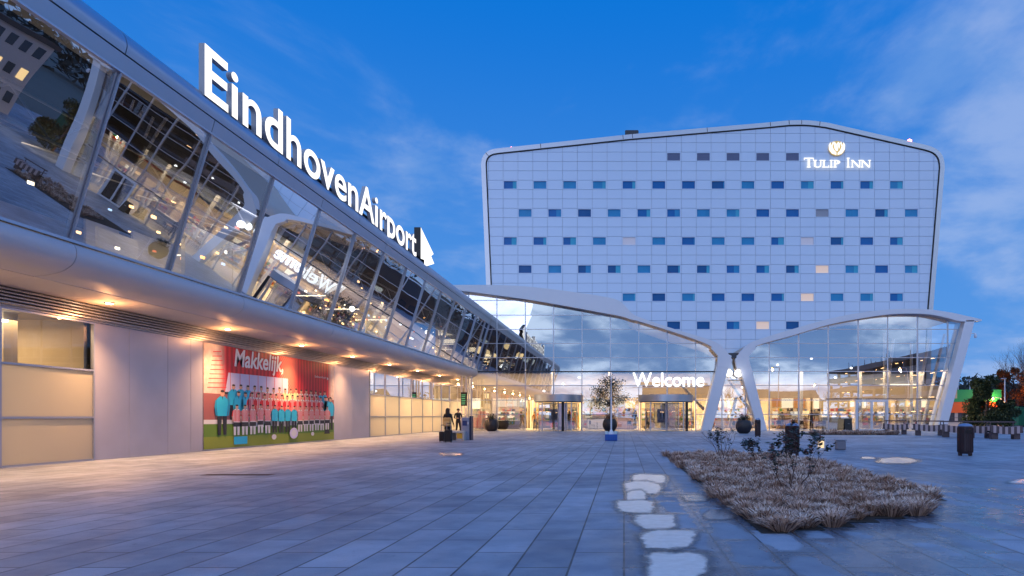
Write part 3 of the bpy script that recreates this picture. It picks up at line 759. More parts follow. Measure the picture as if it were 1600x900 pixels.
# lighting strips in the hall ceiling
for i in range(8):
    x = -13.5+i*6
    light('hall_light', 'AREA', (x, 70, 5.15), 1700, (1, .70, .38), hall, 4.5, 10)
    light('atrium_light', 'AREA', (x, 60.3, 5.6), 420, (1, .70, .38), hall, 4.5, 3)
    for j in (1, 2): MB().box(x-1.3, x+1.3, 60+j*5.5, 60.1+j*5.5, 5.16, 5.22).build('ceiling_tube', M['tube'], hall)
for i, (px, py) in enumerate(((1215, 570), (1268, 560), (1305, 590), (1160, 605), (905, 590), (880, 600), (850, 611), (1330, 575))):
    p = W(px, py, 60.5); MB().lathe(p, [(.01, -.1), (.12, -.05), (.12, .05), (.01, .1)], 10).build('pendant_lamp', M['globe'], hall, True)
# fascia bulkhead above the shops
MB().box(XL, 33, 63.4, 63.6, 3.05, 4.3, None).build('shop_fascia', mat('shop_fascia', (.62, .50, .36), .6, noise=.1), hall)
MB().box(XL, 8.5, 63.2, 63.36, 4.35, 5.5).build('gallery_front', M['soffit'], hall)

# hall things: shop fronts, each different
EM = {}
def em(c, s):
    k = (c, s)
    if k not in EM: EM[k] = emitmat('lit_panel', c, s)
    return EM[k]
Cw, Cy, Co, Cr, Cb, Cp = (1, .78, .50), (1, .60, .24), (1, .38, .10), (.85, .08, .05), (.35, .55, 1.0), (1, .65, .6)
GOODS = [mat('goods_%d' % i, c, .6) for i, c in enumerate(((.6, .1, .05), (.7, .45, .1), (.1, .2, .5), (.65, .6, .55), (.1, .3, .1), (.04, .04, .05), (.6, .25, .3)))]
shops = [  # px range at Y=66, panel colour, label
    (700, 770, Cw, 'bright gallery of white backlit panels at the far left of the hall'),
    (772, 828, Cw, 'cream shop front with dark goods behind the round planter at left'),
    (832, 905, Cy, 'amber lit shop front seen through the left revolving door'),
    (910, 952, Cw, 'white lit kiosk shelf between the revolving doors, left of the pole'),
    (957, 996, Cp, 'pinkish lit shop shelf between the revolving doors, right of the pole'),
    (1000, 1086, Cy, 'golden lit shop shelves seen through the right revolving door'),
    (1104, 1185, Cw, 'pale lit shop with red goods between the white leaning legs'),
    (1200, 1262, Co, 'orange and white lit cafe back bar right of the legs'),
    (1264, 1330, Cy, 'yellow lit cafe back bar left of the double doors'),
    (1335, 1392, Cy, 'ochre lit lobby wall behind the double doors'),
    (1396, 1470, Cw, 'white lit shop corner behind the striped benches')]
for i, (a, b, c, lab) in enumerate(shops):
    Y = 68.0; x0, x1 = W(a, 0, Y)[0], W(b, 0, Y)[0]
    t = thing('shop_front', lab, 'shop front', ((x0+x1)/2, Y, 0), 'shop fronts inside the hall')
    fr = MB().box(x0, x1, Y+.2, Y+.35, 0, 3.6).box(x0, x0+.12, Y-1.2, Y+.2, 0, 3.6).box(x1-.12, x1, Y-1.2, Y+.2, 0, 3.6)
    fr.build('shell', M['warmwall'], t)
    n = max(2, int((x1-x0)/1.1)); w = (x1-x0-.3)/n; lp = MB(); gd = MB()
    for k in range(n):
        xa = x0+.15+k*w
        col = r5.choice((c, c, Cw, Cy, c)); st = r5.choice((1.3, 1.9, 3.0))
        if i == 7: col, st = ((Co, 1.3) if k % 2 == 0 else (Cw, 2.6))
        lp.box(xa+.05, xa+w-.08, Y+.12, Y+.19, 2.05+r5.uniform(0, .3), 3.2, em(col, st))
        if r5.random() < .6: lp.box(xa+.1, xa+w*.7, Y+.12, Y+.19, 1.1, 1.8, em(r5.choice((c, Cw)), r5.choice((1.2, 2.2))))
        for z in (.35, .85, 1.35, 1.8):
            gd.box(xa, xa+w, Y-.25, Y+.1, z-.03, z, M['warmwall'])
            xx = xa+.05
            while xx < xa+w-.15:
                ww = r5.uniform(.08, .3); hh = r5.uniform(.1, .36)
                if r5.random() < .8: gd.box(xx, xx+ww, Y-.22, Y-.02, z, z+hh, r5.choice(GOODS))
                xx += ww+.03
    lp.build('light_panel', None, t); kind(gd.build('shelved_goods', None, t), 'stuff')
# furniture in the hall
wood = mat('pale_wood', (.45, .28, .14), .5, noise=.15); dkwood = mat('dark_wood', (.08, .045, .03), .45)
def counter(px0, px1, Y, h, m1, m2, lab):
    x0, x1 = W(px0, 0, Y)[0], W(px1, 0, Y)[0]
    t = thing('counter', lab, 'counter', ((x0+x1)/2, Y, 0)); MB().rbox(x0, x1, Y, Y+.6, .06, h-.05, .02).build('body', m1, t)
    MB().rbox(x0-.05, x1+.05, Y-.05, Y+.65, h-.05, h, .015).build('worktop', m2, t); MB().box(x0+.05, x1-.05, Y+.04, Y+.5, .012, .06).build('plinth', M['black'], t)
counter(1215, 1262, 62.0, 1.15, wood, M['white'], 'pale wood cafe counter with white top left of the standing guest')
counter(1285, 1332, 61.5, 1.2, mat('grey_counter', (.3, .33, .36), .4), M['white'], 'grey counter with white top beside the double doors')
counter(918, 948, 62.5, 1.1, M['white'], dkwood, 'white information counter left of the pole')
counter(960, 990, 62.5, 1.2, mat('pink_counter', (.6, .42, .38), .5), M['white'], 'pinkish counter right of the pole')
counter(748, 812, 63.0, .9, M['black'], M['white'], 'long low dark counter at the left of the hall')
def table(x, y, lab, m=wood):
    t = thing('cafe_table', lab, 'table', (x, y, 0), 'cafe tables in the hall')
    MB().lathe((x, y, .72), [(.38, 0), (.4, .015), (.38, .03)], 20).build('tabletop', m, t); MB().tube((x, y, .03), (x, y, .72), .03).build('stem', M['black'], t); MB().lathe((x, y, .012), [(.22, 0), (.2, .02), (.04, .03)], 16).build('base', M['black'], t)
    return t
def chair(x, y, rz, lab, m):
    t = thing('cafe_chair', lab, 'chair', (0, 0, 0), 'cafe chairs in the hall')
    MB().rbox(-.22, .22, -.22, .22, .43, .47, .015).build('seat', m, t); MB().rbox(-.21, .21, .19, .23, .52, .85, .015).build('backrest', m, t)
    for sx in (-1, 1):
        for sy in (-1, 1): MB().tube((sx*.2, sy*.2, 0), (sx*.18, sy*.18, .85 if sy > 0 else .44), .014, n=6).build('leg', M['black'], t)
    t.location = (x, y, .012); t.rotation_euler[2] = rz
    return t
c0 = chair(W(1218, 0, 59.5)[0], 59.6, 0, 'dark cafe chair nearest the right white leg', GOODS[5])
t0 = table(W(1228, 0, 59.6)[0], 59.8, 'round cafe table nearest the right white leg')
labs_c = ['dark cafe chair second from the right white leg', 'dark cafe chair left of the standing guest', 'dark cafe chair just right of the standing guest', 'dark cafe chair beside the grey counter', 'dark cafe chair left of the pole near the kiosk', 'dark cafe chair right of the pole near the kiosk', 'dark cafe chair between the white leaning legs', 'dark cafe chair by the corner shop behind the benches']
for px, yy, rz, lab in zip((1238, 1253, 1280, 1290, 925, 985, 1150, 1420), (60.4, 59.6, 60.5, 59.4, 60.5, 60.2, 61, 61.5), (1.2, 2.6, -.7, .4, 2.0, .5, 1.0, 3.0), labs_c):
    copy_tree(c0, (W(px, 0, yy)[0], yy, .012), lab, rz)
for px, yy, lab in zip((1246, 1286, 933, 1143, 1412), (59.9, 60.0, 60.8, 61.6, 61), ('round cafe table second from the right white leg', 'round cafe table in front of the grey counter', 'round cafe table left of the pole', 'round cafe table between the leaning legs', 'round cafe table by the corner shop behind the benches')):
    copy_tree(t0, (W(px, 0, yy)[0], yy, 0), lab)
# red seats at the left
redm = mat('red_plastic', (.70, .03, .03), .4)
for k, px in enumerate((741, 752, 757)):
    x = W(px, 0, 60)[0]
    s_ = thing('red_armchair', ['red upholstered armchair nearest the wing columns', 'red upholstered armchair with the tall back', 'red upholstered armchair nearest the round planter at left'][k], 'armchair', (x, 60, 0), 'red armchairs in the hall')
    MB().rbox(x-.35, x+.35, 59.7, 60.3, .2, .45, .06).build('seat', redm, s_); MB().rbox(x-.35, x+.35, 60.2, 60.36, .4, 1.15+.6*(k == 1), .06).build('backrest', redm, s_)
    for sx in (-1, 1): MB().rbox(x+sx*.36-.05, x+sx*.36+.05, 59.7, 60.3, .15, .65, .03).build('armrest', redm, s_)
# white framed double doors at right
dx0, dx1 = W(1336, 0, YG)[0], W(1387, 0, YG)[0]
dd = thing('double_door', 'white framed glazed double door at the right of the hall', 'door', ((dx0+dx1)/2, YG, 0))
for k in range(2):
    a = dx0+.12+k*(dx1-dx0-.24)/2; b = a+(dx1-dx0-.24)/2-.03
    l = MB().box(a, a+.09, YG-.12, YG-.065, .02, 2.66).box(b-.09, b, YG-.12, YG-.065, .02, 2.66).box(a+.09, b-.09, YG-.12, YG-.065, 2.56, 2.66).box(a+.09, b-.09, YG-.12, YG-.065, .02, .14).build('door_leaf', M['white'], dd)
    MB().box(a+.09, b-.09, YG-.10, YG-.09, .14, 2.56).build('pane', M['clear'], l); MB().tube(((a+.13 if k else b-.13), YG-.17, .9), ((a+.13 if k else b-.13), YG-.17, 1.5), .015).build('handle', M['black'], l)
MB().box(dx0, dx0+.11, YG-.13, YG-.062, 0, 2.76).box(dx1-.11, dx1, YG-.13, YG-.062, 0, 2.76).box(dx0+.11, dx1-.11, YG-.13, YG-.062, 2.67, 2.76).build('door_frame', M['white'], dd)
# revolving doors
def revolving(p0, p1, pblack, lab, side):
    Y = YG; x0, x1 = W(p0, 0, 55)[0], W(p1, 0, 55)[0]; xc = (x0+x1)/2; rr = (x1-x0)/2
    t = thing('revolving_door', lab, 'revolving door', (xc, Y-1, 0))
    n = 28; depth = 2.3
    def arc(r, k=1.0): return [(xc-r*math.cos(math.pi*i/n), Y-.12-depth*k*(r/rr)*math.sin(math.pi*i/n)) for i in range(n+1)]
    a = arc(rr)
    MB().prism(a, lambda p, z: (p[0], p[1], z), 2.56, 3.16).build('canopy', M['alu'], t, True)
    MB().prism(arc(rr*.965), lambda p, z: (p[0], p[1], z), 2.50, 2.558).build('canopy_rim', M['darkframe'], t)
    b = arc(rr*.93)
    for rng, nm in (((0, 8), 'curved_screen'), ((n-8, n), 'curved_screen')):
        mb = MB()
        for i in range(*rng): mb.face([(*b[i], .05), (*b[i+1], .05), (*b[i+1], 2.49), (*b[i], 2.49)])
        mb.build(nm, M['clear'], t, True)
    for i in (0, 8, n-8, n): MB().box(b[i][0]-.04, b[i][0]+.04, b[i][1]-.04, b[i][1]+.04, 0, 2.5).build('post', M['frame'], t)
    xb_ = W(pblack, 0, 55.2)[0]; MB().box(xb_-.12, xb_+.10, 54.95, 55.05, 0, 2.55).build('black_post', M['black'], t)
    cy = Y-.6
    for q in range(4):
        an = .5+q*math.pi/2; ex, ey = xc+math.cos(an)*rr*.85, cy+math.sin(an)*1.35
        f = MB().tube((ex, ey, .04), (ex, ey, 2.45), .035, n=6).tube((xc, cy, .08), (ex, ey, .08), .035, n=6).tube((xc, cy, 2.42), (ex, ey, 2.42), .035, n=6).build('door_wing', M['frame'], t)
        MB().face([(xc, cy, .1), (ex, ey, .1), (ex, ey, 2.4), (xc, cy, 2.4)]).build('pane', M['glassL'], f)
    MB().tube((xc, cy, 0), (xc, cy, 2.5), .06).build('spindle', M['frame'], t)
    MB().rbox(xc-.8, xc+.2, cy-.02, cy+.02, .7, 1.9, .01).build('sign_panel', mat('pale_panel', (.62, .60, .72), .3), t)
revolving(830, 909, 880, 'left revolving door with curved metal canopy and black post', 0)
revolving(998, 1087, 1073, 'right revolving door with curved metal canopy below the Welcome letters', 1)
# welcome letters
wl = thing('welcome_sign', 'large white illuminated Welcome letters on the glass above the right revolving door', 'sign', (2.5, YG-.3, 4))
x0, x1 = W(989, 0, YG-.3)[0], W(1100, 0, YG-.3)[0]; capz0, capz1 = W(0, 603.5, YG-.3)[2], W(0, 582.5, YG-.3)[2]
tv = [bounds(text_mesh('Welcome', 1)[0])]; sx = (x1-x0)/(tv[0][1]-tv[0][0]); sz = (capz1-capz0)/bounds(text_mesh('l', 1)[0])[3]
xs = 0; base_l = None
for ch in 'Welcome':
    v, f = text_mesh(ch, 1, .06, .008); mb = MB()
    mb.mesh([(x0+(xs+p[0]-tv[0][0])*sx, YG-.3+p[2]*1.0, capz0+p[1]*sz) for p in v], f); xs += advance(ch)
    mb.build('letter', emitmat('welcome_white', (1, 1, 1), 1.8) if ch == 'W' else bpy.data.materials['welcome_white'], wl)
MB().box(x0, x1, YG-.22, YG-.20, capz0-.10, capz0-.06).build('mounting_rail', M['frame'], wl)
# cluster of three round lamps between the legs
cl = thing('lamp_cluster', 'cluster of three round white lamps on a ring between the white legs', 'lamp', W(1151, 583, 56.6))
for px, yy, ang in ((1139, 56.75, -.5), (1154, 56.5, 0.0), (1166, 56.75, .55)):
    c = Vector(W(px, 583, yy)); d = Vector((math.sin(ang), -math.cos(ang), 0))
    h = MB().tube(c+d*.0, c-d*.3, .40, .30, 20).build('lamp_housing', M['alu'], cl, True)
    MB().tube(c-d*.0, c+d*.03, .34, .32, 20).build('lens', emitmat('round_lamp', (1, .97, .9), 2.5) if px == 1139 else bpy.data.materials['round_lamp'], h)
mb = MB(); cc = Vector(W(1152, 594, 56.75))
for i in range(16):
    a, b = 2*math.pi*i/16, 2*math.pi*(i+1)/16
    mb.tube(cc+Vector((.75*math.cos(a), .3*math.sin(a), 0)), cc+Vector((.75*math.cos(b), .3*math.sin(b), 0)), .03, n=6, cap=False)
mb.tube(cc+Vector((0, .3, 0)), cc+Vector((0, .2, 2.3)), .03); mb.build('ring', M['alu'], cl)
light('lamp_glow', 'POINT', (cc.x, 55.6, cc.z+.5), 12, (1, .95, .85), cl, radius=.3)
# cctv camera
c_ = W(1512, 521, 56.4)
cc_ = thing('security_camera', 'small white security camera on an arm at the right hall column', 'camera', c_)
e_ = W(1524, 521, 56.4); MB().tube(c_, e_, .035).build('arm', M['white'], cc_)
MB().lathe((e_[0], e_[1], e_[2]-.28), [(.05, -.12), (.11, -.06), (.12, .02), (.12, .16), (.06, .24), (.03, .3)], 14).build('dome_housing', M['white'], cc_, True)

# ------------------------------------------------------------------ hotel
YH = 64.0
hotel = thing('hotel_building', 'pale panelled hotel block with rounded corners rising behind the entrance hall', 'hotel', (8, YH, 7))
inner_px = [(772, 600), (768.5, 440), (761, 262), (760.8, 256), (762, 250), (765.5, 245.5), (771, 242.6), (779, 241.4), (985, 219.5), (1200, 201), (1235, 197.5), (1262, 197.3), (1290, 201), (1440, 235), (1449, 237.2), (1457, 240.5), (1462.5, 245.5), (1465.5, 252), (1466.5, 262), (1447, 500), (1444, 600)]
rnd = []
P = conv(inner_px, YH)
outline_h = P
cw, chh = 23.2*YH/1000, 14.62*YH/1000
gx0 = W(786.2-23.2*2, 0, YH)[0]; gz0 = W(0, 281.7, YH)[2]
rows = {2: ((797, 46.4, 14), 289), 5: ((819, 46.46, 14), 332), 8: ((797, 46.4, 14), 376), 11: ((819, 46.46, 14), 420), 14: ((979, 46.5, 10), 464), 17: ((1047, 46.4, 5), 508)}
wins = {}
for rr_, ((sx_, pt, n), py) in rows.items():
    for k in range(n):
        px = sx_+pt*k; wins[(round((W(px, 0, YH)[0]-cw/2-gx0)/cw), round((W(0, py, YH)[2]+chh/2-gz0)/-chh))] = (px, py)
for k in range(5): wins[(round((W(1049+46.5*k, 0, YH)[0]-cw/2-gx0)/cw), round((W(0, 242, YH)[2]+chh/2-gz0)/-chh))] = (1049+46.5*k, 242)
mb = MB(); g = .014
for i in range(34):
    for j in range(-8, 24):
        a, b = gx0+i*cw, gx0+(i+1)*cw; z1 = gz0-j*chh; z0 = z1-chh
        if (i, j) in wins: continue
        pl = clip(outline_h, a+g, b-g, z0+g, z1-g)
        if len(pl) < 3: continue
        mb.prism(pl, fxy, YH-.03+random.uniform(-.003, .003), YH+.03)
mb.build('cladding', M['cladding'], hotel)
# backing wall with openings left where windows stand: strips between
mbk = MB()
for i in range(34):
    for j in range(-8, 24):
        a, b = gx0+i*cw, gx0+(i+1)*cw; z1 = gz0-j*chh; z0 = z1-chh
        if (i, j) in wins: continue
        pl = clip(outline_h, a, b, z0, z1)
        if len(pl) >= 3: mbk.face([(x, YH+.045, z) for x, z in pl])
mbk.build('backing_wall', mat('joint_backing_grey', (.38, .43, .53), .6), hotel)  # plain grey backing that shows in the panel joints
YB = YH+15
mb = MB(); n = len(P)
for i in range(n-1):
    p, q = P[i], P[i+1]; mb.face([(p[0], YH+.6, p[1]), (q[0], YH+.6, q[1]), (q[0], YB, q[1]), (p[0], YB, p[1])])
mb.face([(x, YB, z) for x, z in P]); mb.build('rear_shell', M['cladding'], hotel)
blue1 = mat('sky_pane_deep', (.010, .15, .44), .3, spec=.25, noise=.15, nscale=.7); blue2 = mat('sky_pane_light', (.03, .28, .56), .3, spec=.25, noise=.2, nscale=.9)  # blue of the reflected sky is put into the pane colours
blue3 = mat('sky_pane_dark', (.008, .11, .32), .3, spec=.25, noise=.2, nscale=.9); curt = mat('curtain_teal', (.06, .42, .62), .7); greyc = mat('blind_grey', (.35, .36, .42), .7)
ventm = mat('vent_louvre_purple', (.17, .20, .34), .5); litw = mat('lit_room', (.8, .6, .5), .6, emit=(1, .68, .45), es=.35); litp = mat('pale_blind', (.55, .55, .66), .6, emit=(1, .9, .85), es=.12)
r6 = random.Random(21)
lit = {(1257, 464): litw, (1280, 420): litw, (1186, 508): litw, (1257, 376): litp, (979, 376): litp, (1280, 332): greyc, (1233, 289): None}
for (i, j), (px, py) in wins.items():
    a, b = gx0+i*cw+.03, gx0+(i+1)*cw-.09; z1 = gz0-j*chh-.05; z0 = z1-chh+.09
    fr = MB()
    t_ = .045
    for (xa, xb2, za, zb2) in ((a, a+t_, z0, z1), (b-t_, b, z0, z1), (a+t_, b-t_, z0, z0+t_), (a+t_, b-t_, z1-t_, z1)): fr.box(xa, xb2, YH-.035, YH+.14, za, zb2)
    # fill the reveal around the frame up to the panel grid
    for (xa, xb2, za, zb2) in ((gx0+i*cw+.002, a, z0, z1), (b, gx0+(i+1)*cw-.002, z0, z1), (gx0+i*cw+.002, gx0+(i+1)*cw-.002, z1, gz0-j*chh-.002), (gx0+i*cw+.002, gx0+(i+1)*cw-.002, gz0-(j+1)*chh+.002, z0)): fr.box(xa, xb2, YH-.026, YH+.04, za, zb2)
    w = fr.build('window', M['cladding'], hotel)
    if py == 242:
        mbv = MB()
        for k in range(9): mbv.box(a+t_, b-t_, YH, YH+.06, z0+t_+k*(z1-z0-2*t_)/9, z0+t_+(k+.7)*(z1-z0-2*t_)/9)
        mbv.box(a+t_, b-t_, YH+.07, YH+.09, z0+t_, z1-t_); mbv.build('vent_louvre', ventm, w); continue
    key = next((m_ for (kx, ky), m_ in lit.items() if m_ and abs(kx-px) < 8 and abs(ky-py) < 4), None)
    pm_ = key or r6.choice((blue1, blue1, blue1, blue2, blue2, blue3) if py < 400 else (blue1, blue2, blue3, blue3))
    MB().box(a+t_, b-t_, YH+.07, YH+.09, z0+t_, z1-t_).build('pane', pm_, w)
    if key is None and r6.random() < .6:
        f0 = r6.uniform(.5, .85); MB().box(a+t_+(b-a)*f0, b-t_, YH+.045, YH+.06, z0+t_, z1-t_).build('curtain', r6.choice((curt, curt, blue2)), w)
# frame band around the facade: black gasket and silver rim
def offs(pts, d):
    out = []
    for i in range(len(pts)):
        a = Vector(pts[max(i-1, 0)]); b = Vector(pts[min(i+1, len(pts)-1)]); t = (b-a).normalized(); nrm = Vector((-t.y, t.x)); out.append((pts[i][0]+nrm.x*d, pts[i][1]+nrm.y*d))
    return out
sm = []
for i in range(len(inner_px)-1):
    a, b = Vector(inner_px[i]), Vector(inner_px[i+1]); L = (b-a).length; sm.append(tuple(a))
    if L > 30: sm += [tuple(a+(b-a)*6/L), tuple(a+(b-a)*.5), tuple(b-(b-a)*6/L)]
sm.append(inner_px[-1])
for _ in range(2):
    o2 = [sm[0]]
    for a, b in zip(sm, sm[1:]): o2 += [(a[0]*.75+b[0]*.25, a[1]*.75+b[1]*.25), (a[0]*.25+b[0]*.75, a[1]*.25+b[1]*.75)]
    sm = o2+[sm[-1]]
SP = conv(sm, YH)
sg = 1
MB().strip(offs(SP, .10*sg), offs(SP, 0.0), fxy, YH-.06, YH+.3).build('gasket', M['black'], hotel)
ring = MB().strip(offs(SP, .55*sg), offs(SP, .105*sg), fxy, YH-.16, YH+.9)
ring.build('rim_band', M['alu'], hotel, True)
for k in (6, 9, 45, 60, 66, 72, 78, 88, 100, 104, 108):
    if k < len(SP)-1:
        p = Vector(offs(SP, .56)[k]); q = Vector(offs(SP, .14)[k]); dd_ = (Vector(SP[k+1])-Vector(SP[k])).normalized()*.03
        MB().prism([tuple(p-dd_), tuple(p+dd_), tuple(q+dd_), tuple(q-dd_)], fxy, YH-.175, YH-.162).build('rim_joint', M['darkframe'], hotel)
for px, py in ((799, 238), (1421, 226)):
    p = W(px, py-3, YH+.3)
    t = MB().tube((p[0], p[1], p[2]-.5), (p[0], p[1], p[2]), .04).build('beacon', M['black'], hotel)
    MB().lathe(p, [(.1, -.02), (.22, .05), (.22, .24), (.05, .36)], 12).build('beacon_lamp', M['red'], t, True)
p = W(987, 216, YH+3); MB().rbox(p[0]-.7, p[0]+.7, YH+2, YH+4, p[2]-.4, p[2]+.45, .1).build('roof_unit', M['darkframe'], hotel)

# hotel sign, hand drawn serif letters
hs = thing('hotel_sign', 'white illuminated TULIP INN letters with a flower emblem on the hotel facade', 'sign', W(1308, 245, YH-.2))
YS = YH-.18
glow = emitmat('hotel_letter', (1, .98, .94), 1.25)
def serif(ch, x, w, h):
    """outline boxes in px units, x to x+w, height h above the baseline"""
    s = max(1.9, w*.22); q = []
    sf = 1.0
    V = lambda c, t=s: q.append([(c-t/2, 0), (c+t/2, 0), (c+t/2, h), (c-t/2, h)])
    F = lambda c, z, t=s: q.append([(c-t/2-1.3, z), (c+t/2+1.3, z), (c+t/2+1.3, z+sf), (c-t/2-1.3, z+sf)])
    if ch == 'T':
        V(w/2); F(w/2, 0); q.append([(0, h-1.2), (w, h-1.2), (w, h), (0, h)]); q.append([(0, h-3.2), (.9, h-3.2), (.9, h-1), (0, h-1)]); q.append([(w-.9, h-3.2), (w, h-3.2), (w, h-1), (w-.9, h-1)])
    elif ch == 'I': V(w/2); F(w/2, 0); F(w/2, h-sf)
    elif ch == 'L':
        V(s/2+1.3); F(s/2+1.3, h-sf); q.append([(0, 0), (w, 0), (w, 1.1), (0, 1.1)]); q.append([(w-1, 1), (w, 1), (w, 3.2), (w-1, 3)])
    elif ch == 'U':
        q.append([(1.2, 3), (1.2+s, 3), (1.2+s, h), (1.2, h)]); q.append([(w-2.4, 3), (w-1.2, 3), (w-1.2, h), (w-2.4, h)]); F(1.2+s/2, h-sf); F(w-1.8, h-sf, 1.2)
        n = 8
        for k in range(n):
            a, b = math.pi*(1+k/n), math.pi*(1+(k+1)/n); c = w/2; ro, ri = w/2-1.2, w/2-1.2-s*.75
            q.append([(c+ro*math.cos(a), 3+3.2*math.sin(a)), (c+ro*math.cos(b), 3+3.2*math.sin(b)), (c+ri*math.cos(b), 3+1.9*math.sin(b)), (c+ri*math.cos(a), 3+1.9*math.sin(a))])
    elif ch == 'P':
        V(s/2+1.3); F(s/2+1.3, 0); F(s/2+1.3, h-sf); n = 8; cx, cz, ro = s+1.3, h*.72, h*.28
        for k in range(n):
            a, b = -math.pi/2+math.pi*k/n, -math.pi/2+math.pi*(k+1)/n; rw = w-cx
            q.append([(cx+rw*math.cos(a), cz+ro*math.sin(a)), (cx+rw*math.cos(b), cz+ro*math.sin(b)), (cx+rw*.45*math.cos(b), cz+ro*.6*math.sin(b)), (cx+rw*.45*math.cos(a), cz+ro*.6*math.sin(a))])
    elif ch == 'N':
        q.append([(1.2, 0), (2.4, 0), (2.4, h), (1.2, h)]); q.append([(w-2.2, 0), (w-1, 0), (w-1, h), (w-2.2, h)]); q.append([(.6, h), (3.2, h), (w-1, 0), (w-3.2, 0)]); F(1.8, 0, 1.2); F(w-1.6, h-sf, 1.2); q.append([(0, h-sf), (3, h-sf), (3, h), (0, h)])
    return [[(x+a, b) for a, b in p] for p in q]
for ch, x, w, h in (('T', 1256, 15, 15), ('U', 1270.5, 13.5, 11.5), ('L', 1284.5, 10.5, 11.5), ('I', 1295.5, 6, 11.5), ('P', 1302, 10.5, 11.5), ('I', 1321, 8, 15), ('N', 1329.5, 15, 11.5), ('N', 1345, 15, 11.5)):
    mb = MB(); mbs = MB()
    for k, pl in enumerate(serif(ch, x, w, h)):
        pts = [pxz(a, 262-b, YS) for a, b in pl]; mb.prism(pts, fxy, YS-.12+.002*k, YS-.02)
    o = mb.build('letter', glow, hs)
em_px = {'petal_centre': [[(1303.6, 222), (1306.6, 225.5), (1308.6, 230), (1309, 235.5), (1306.5, 236.5), (1304.2, 233), (1303, 228)], [(1309, 222), (1311.6, 224.5), (1311.8, 230), (1310.6, 233), (1309.6, 229), (1307.6, 225)]],
 'petal_outer': [[(1301.5, 221.5), (1303, 224), (1300.5, 229), (1302.5, 234.5), (1306.5, 239), (1306.5, 242.3), (1300, 240), (1295.6, 234), (1295.3, 227), (1297.5, 222.5), (1299, 228.5)],
                 [(1313.5, 221.5), (1312.5, 224), (1314.6, 229), (1312.6, 234.5), (1308.6, 239), (1308.6, 242.3), (1315, 240), (1319.2, 234), (1319.5, 227), (1317.3, 222.5), (1316, 228.5)]]}
for nm, pls in em_px.items():
    for pl in pls: MB().prism([pxz(1307.5+(a-1307.5)*1.04, b, YS) for a, b in pl], fxy, YS-.1, YS-.02).build(nm, glow, hs)
ring_ = [(1307.5+12.9*math.cos(2*math.pi*i/24), 231.7+11.6*math.sin(2*math.pi*i/24)) for i in range(24)]
MB().prism([pxz(a, b, YS) for a, b in ring_], fxy, YS-.012, YS+.03).build('emblem_backing', M['gold'], hs)
# ------------------------------------------------------------------ planting bed
soil = mat('dark_soil', (.03, .022, .018), .95, noise=.3, nscale=20, bump=.6)
steps = [(1190, 834), (1232, 834), (1226, 829), (1290, 829), (1282, 824), (1337, 824), (1326, 817), (1376, 817), (1366, 811), (1418, 811), (1404, 806), (1452, 806)]
bed_px = [(1039, 712)]+steps+[(1441, 783), (1481, 783), (1400, 757), (1318, 733), (1262, 721), (1203, 713), (1120, 709)]
bed = [G(a, b) for a, b in bed_px]
kind(MB().face([(x, y, .006) for x, y, z in bed]).build('bed_soil', soil), 'structure')
def inside(x, y, poly):
    c = False
    for i in range(len(poly)):
        a, b = poly[i-1], poly[i]
        if (a[1] > y) != (b[1] > y) and x < (b[0]-a[0])*(y-a[1])/(b[1]-a[1])+a[0]: c = not c
    return c
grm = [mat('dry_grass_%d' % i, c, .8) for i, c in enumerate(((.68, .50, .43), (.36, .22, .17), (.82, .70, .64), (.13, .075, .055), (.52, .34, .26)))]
rg = random.Random(5)
mb = MB()
def tuft(x, y, h, rad, n, low=False):
    tone = rg.choice((0, 0, 2, 4, 2, 1)); h *= rg.uniform(.8, 1.25)
    for k in range(n):
        a = rg.uniform(0, 2*math.pi); lean = rg.uniform(.1, 1.0); r0 = rad*.55*lean; hh = h*rg.uniform(.6, 1.1)*(1-.3*lean*lean)
        bx, by = x+r0*math.cos(a), y+r0*math.sin(a); w = rg.uniform(.003, .0055)*(1+y*.055)
        dx, dy = math.cos(a)*rad*lean, math.sin(a)*rad*lean; px, py = -math.sin(a)*w, math.cos(a)*w
        if rg.random() < .5: px, py = w, 0
        m1 = (bx+dx*.45, by+dy*.45, hh*.68); t = (bx+dx+rg.uniform(-.03, .03), by+dy+rg.uniform(-.03, .03), hh*rg.uniform(.78, 1.02))
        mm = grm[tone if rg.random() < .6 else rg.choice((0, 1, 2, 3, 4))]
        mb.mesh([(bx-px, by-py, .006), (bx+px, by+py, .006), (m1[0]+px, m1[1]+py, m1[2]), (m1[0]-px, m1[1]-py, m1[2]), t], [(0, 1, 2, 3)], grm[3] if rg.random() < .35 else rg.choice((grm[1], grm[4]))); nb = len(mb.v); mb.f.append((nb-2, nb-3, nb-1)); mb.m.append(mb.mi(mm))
y = 6.9
while y < 21.2:
    st = .29+.0035*y; x = 1.2+rg.uniform(0, st)
    while x < 6.2:
        xx, yy = x+rg.uniform(-.05, .05), y+rg.uniform(-.05, .05)
        if inside(xx, yy, [(p[0], p[1]) for p in bed]):
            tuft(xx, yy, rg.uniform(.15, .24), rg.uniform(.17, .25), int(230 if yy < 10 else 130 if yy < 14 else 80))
        x += st
    y += st*.92
kind(mb.build('ornamental_grass', None), 'stuff')
# second, low bed near the cafe front
mb = MB()
for i in range(170):
    px = rg.uniform(1268, 1402); Y = rg.uniform(44, 49); x = (px-975)/1000*Y; tuft(x, Y, rg.uniform(.2, .38), .28, 26)
kind(mb.build('ground_cover', None), 'stuff')
kind(MB().box((1262-975)*.044, (1404-975)*.044, 43.6, 49.4, 0, .02).build('bed_soil', soil), 'structure')

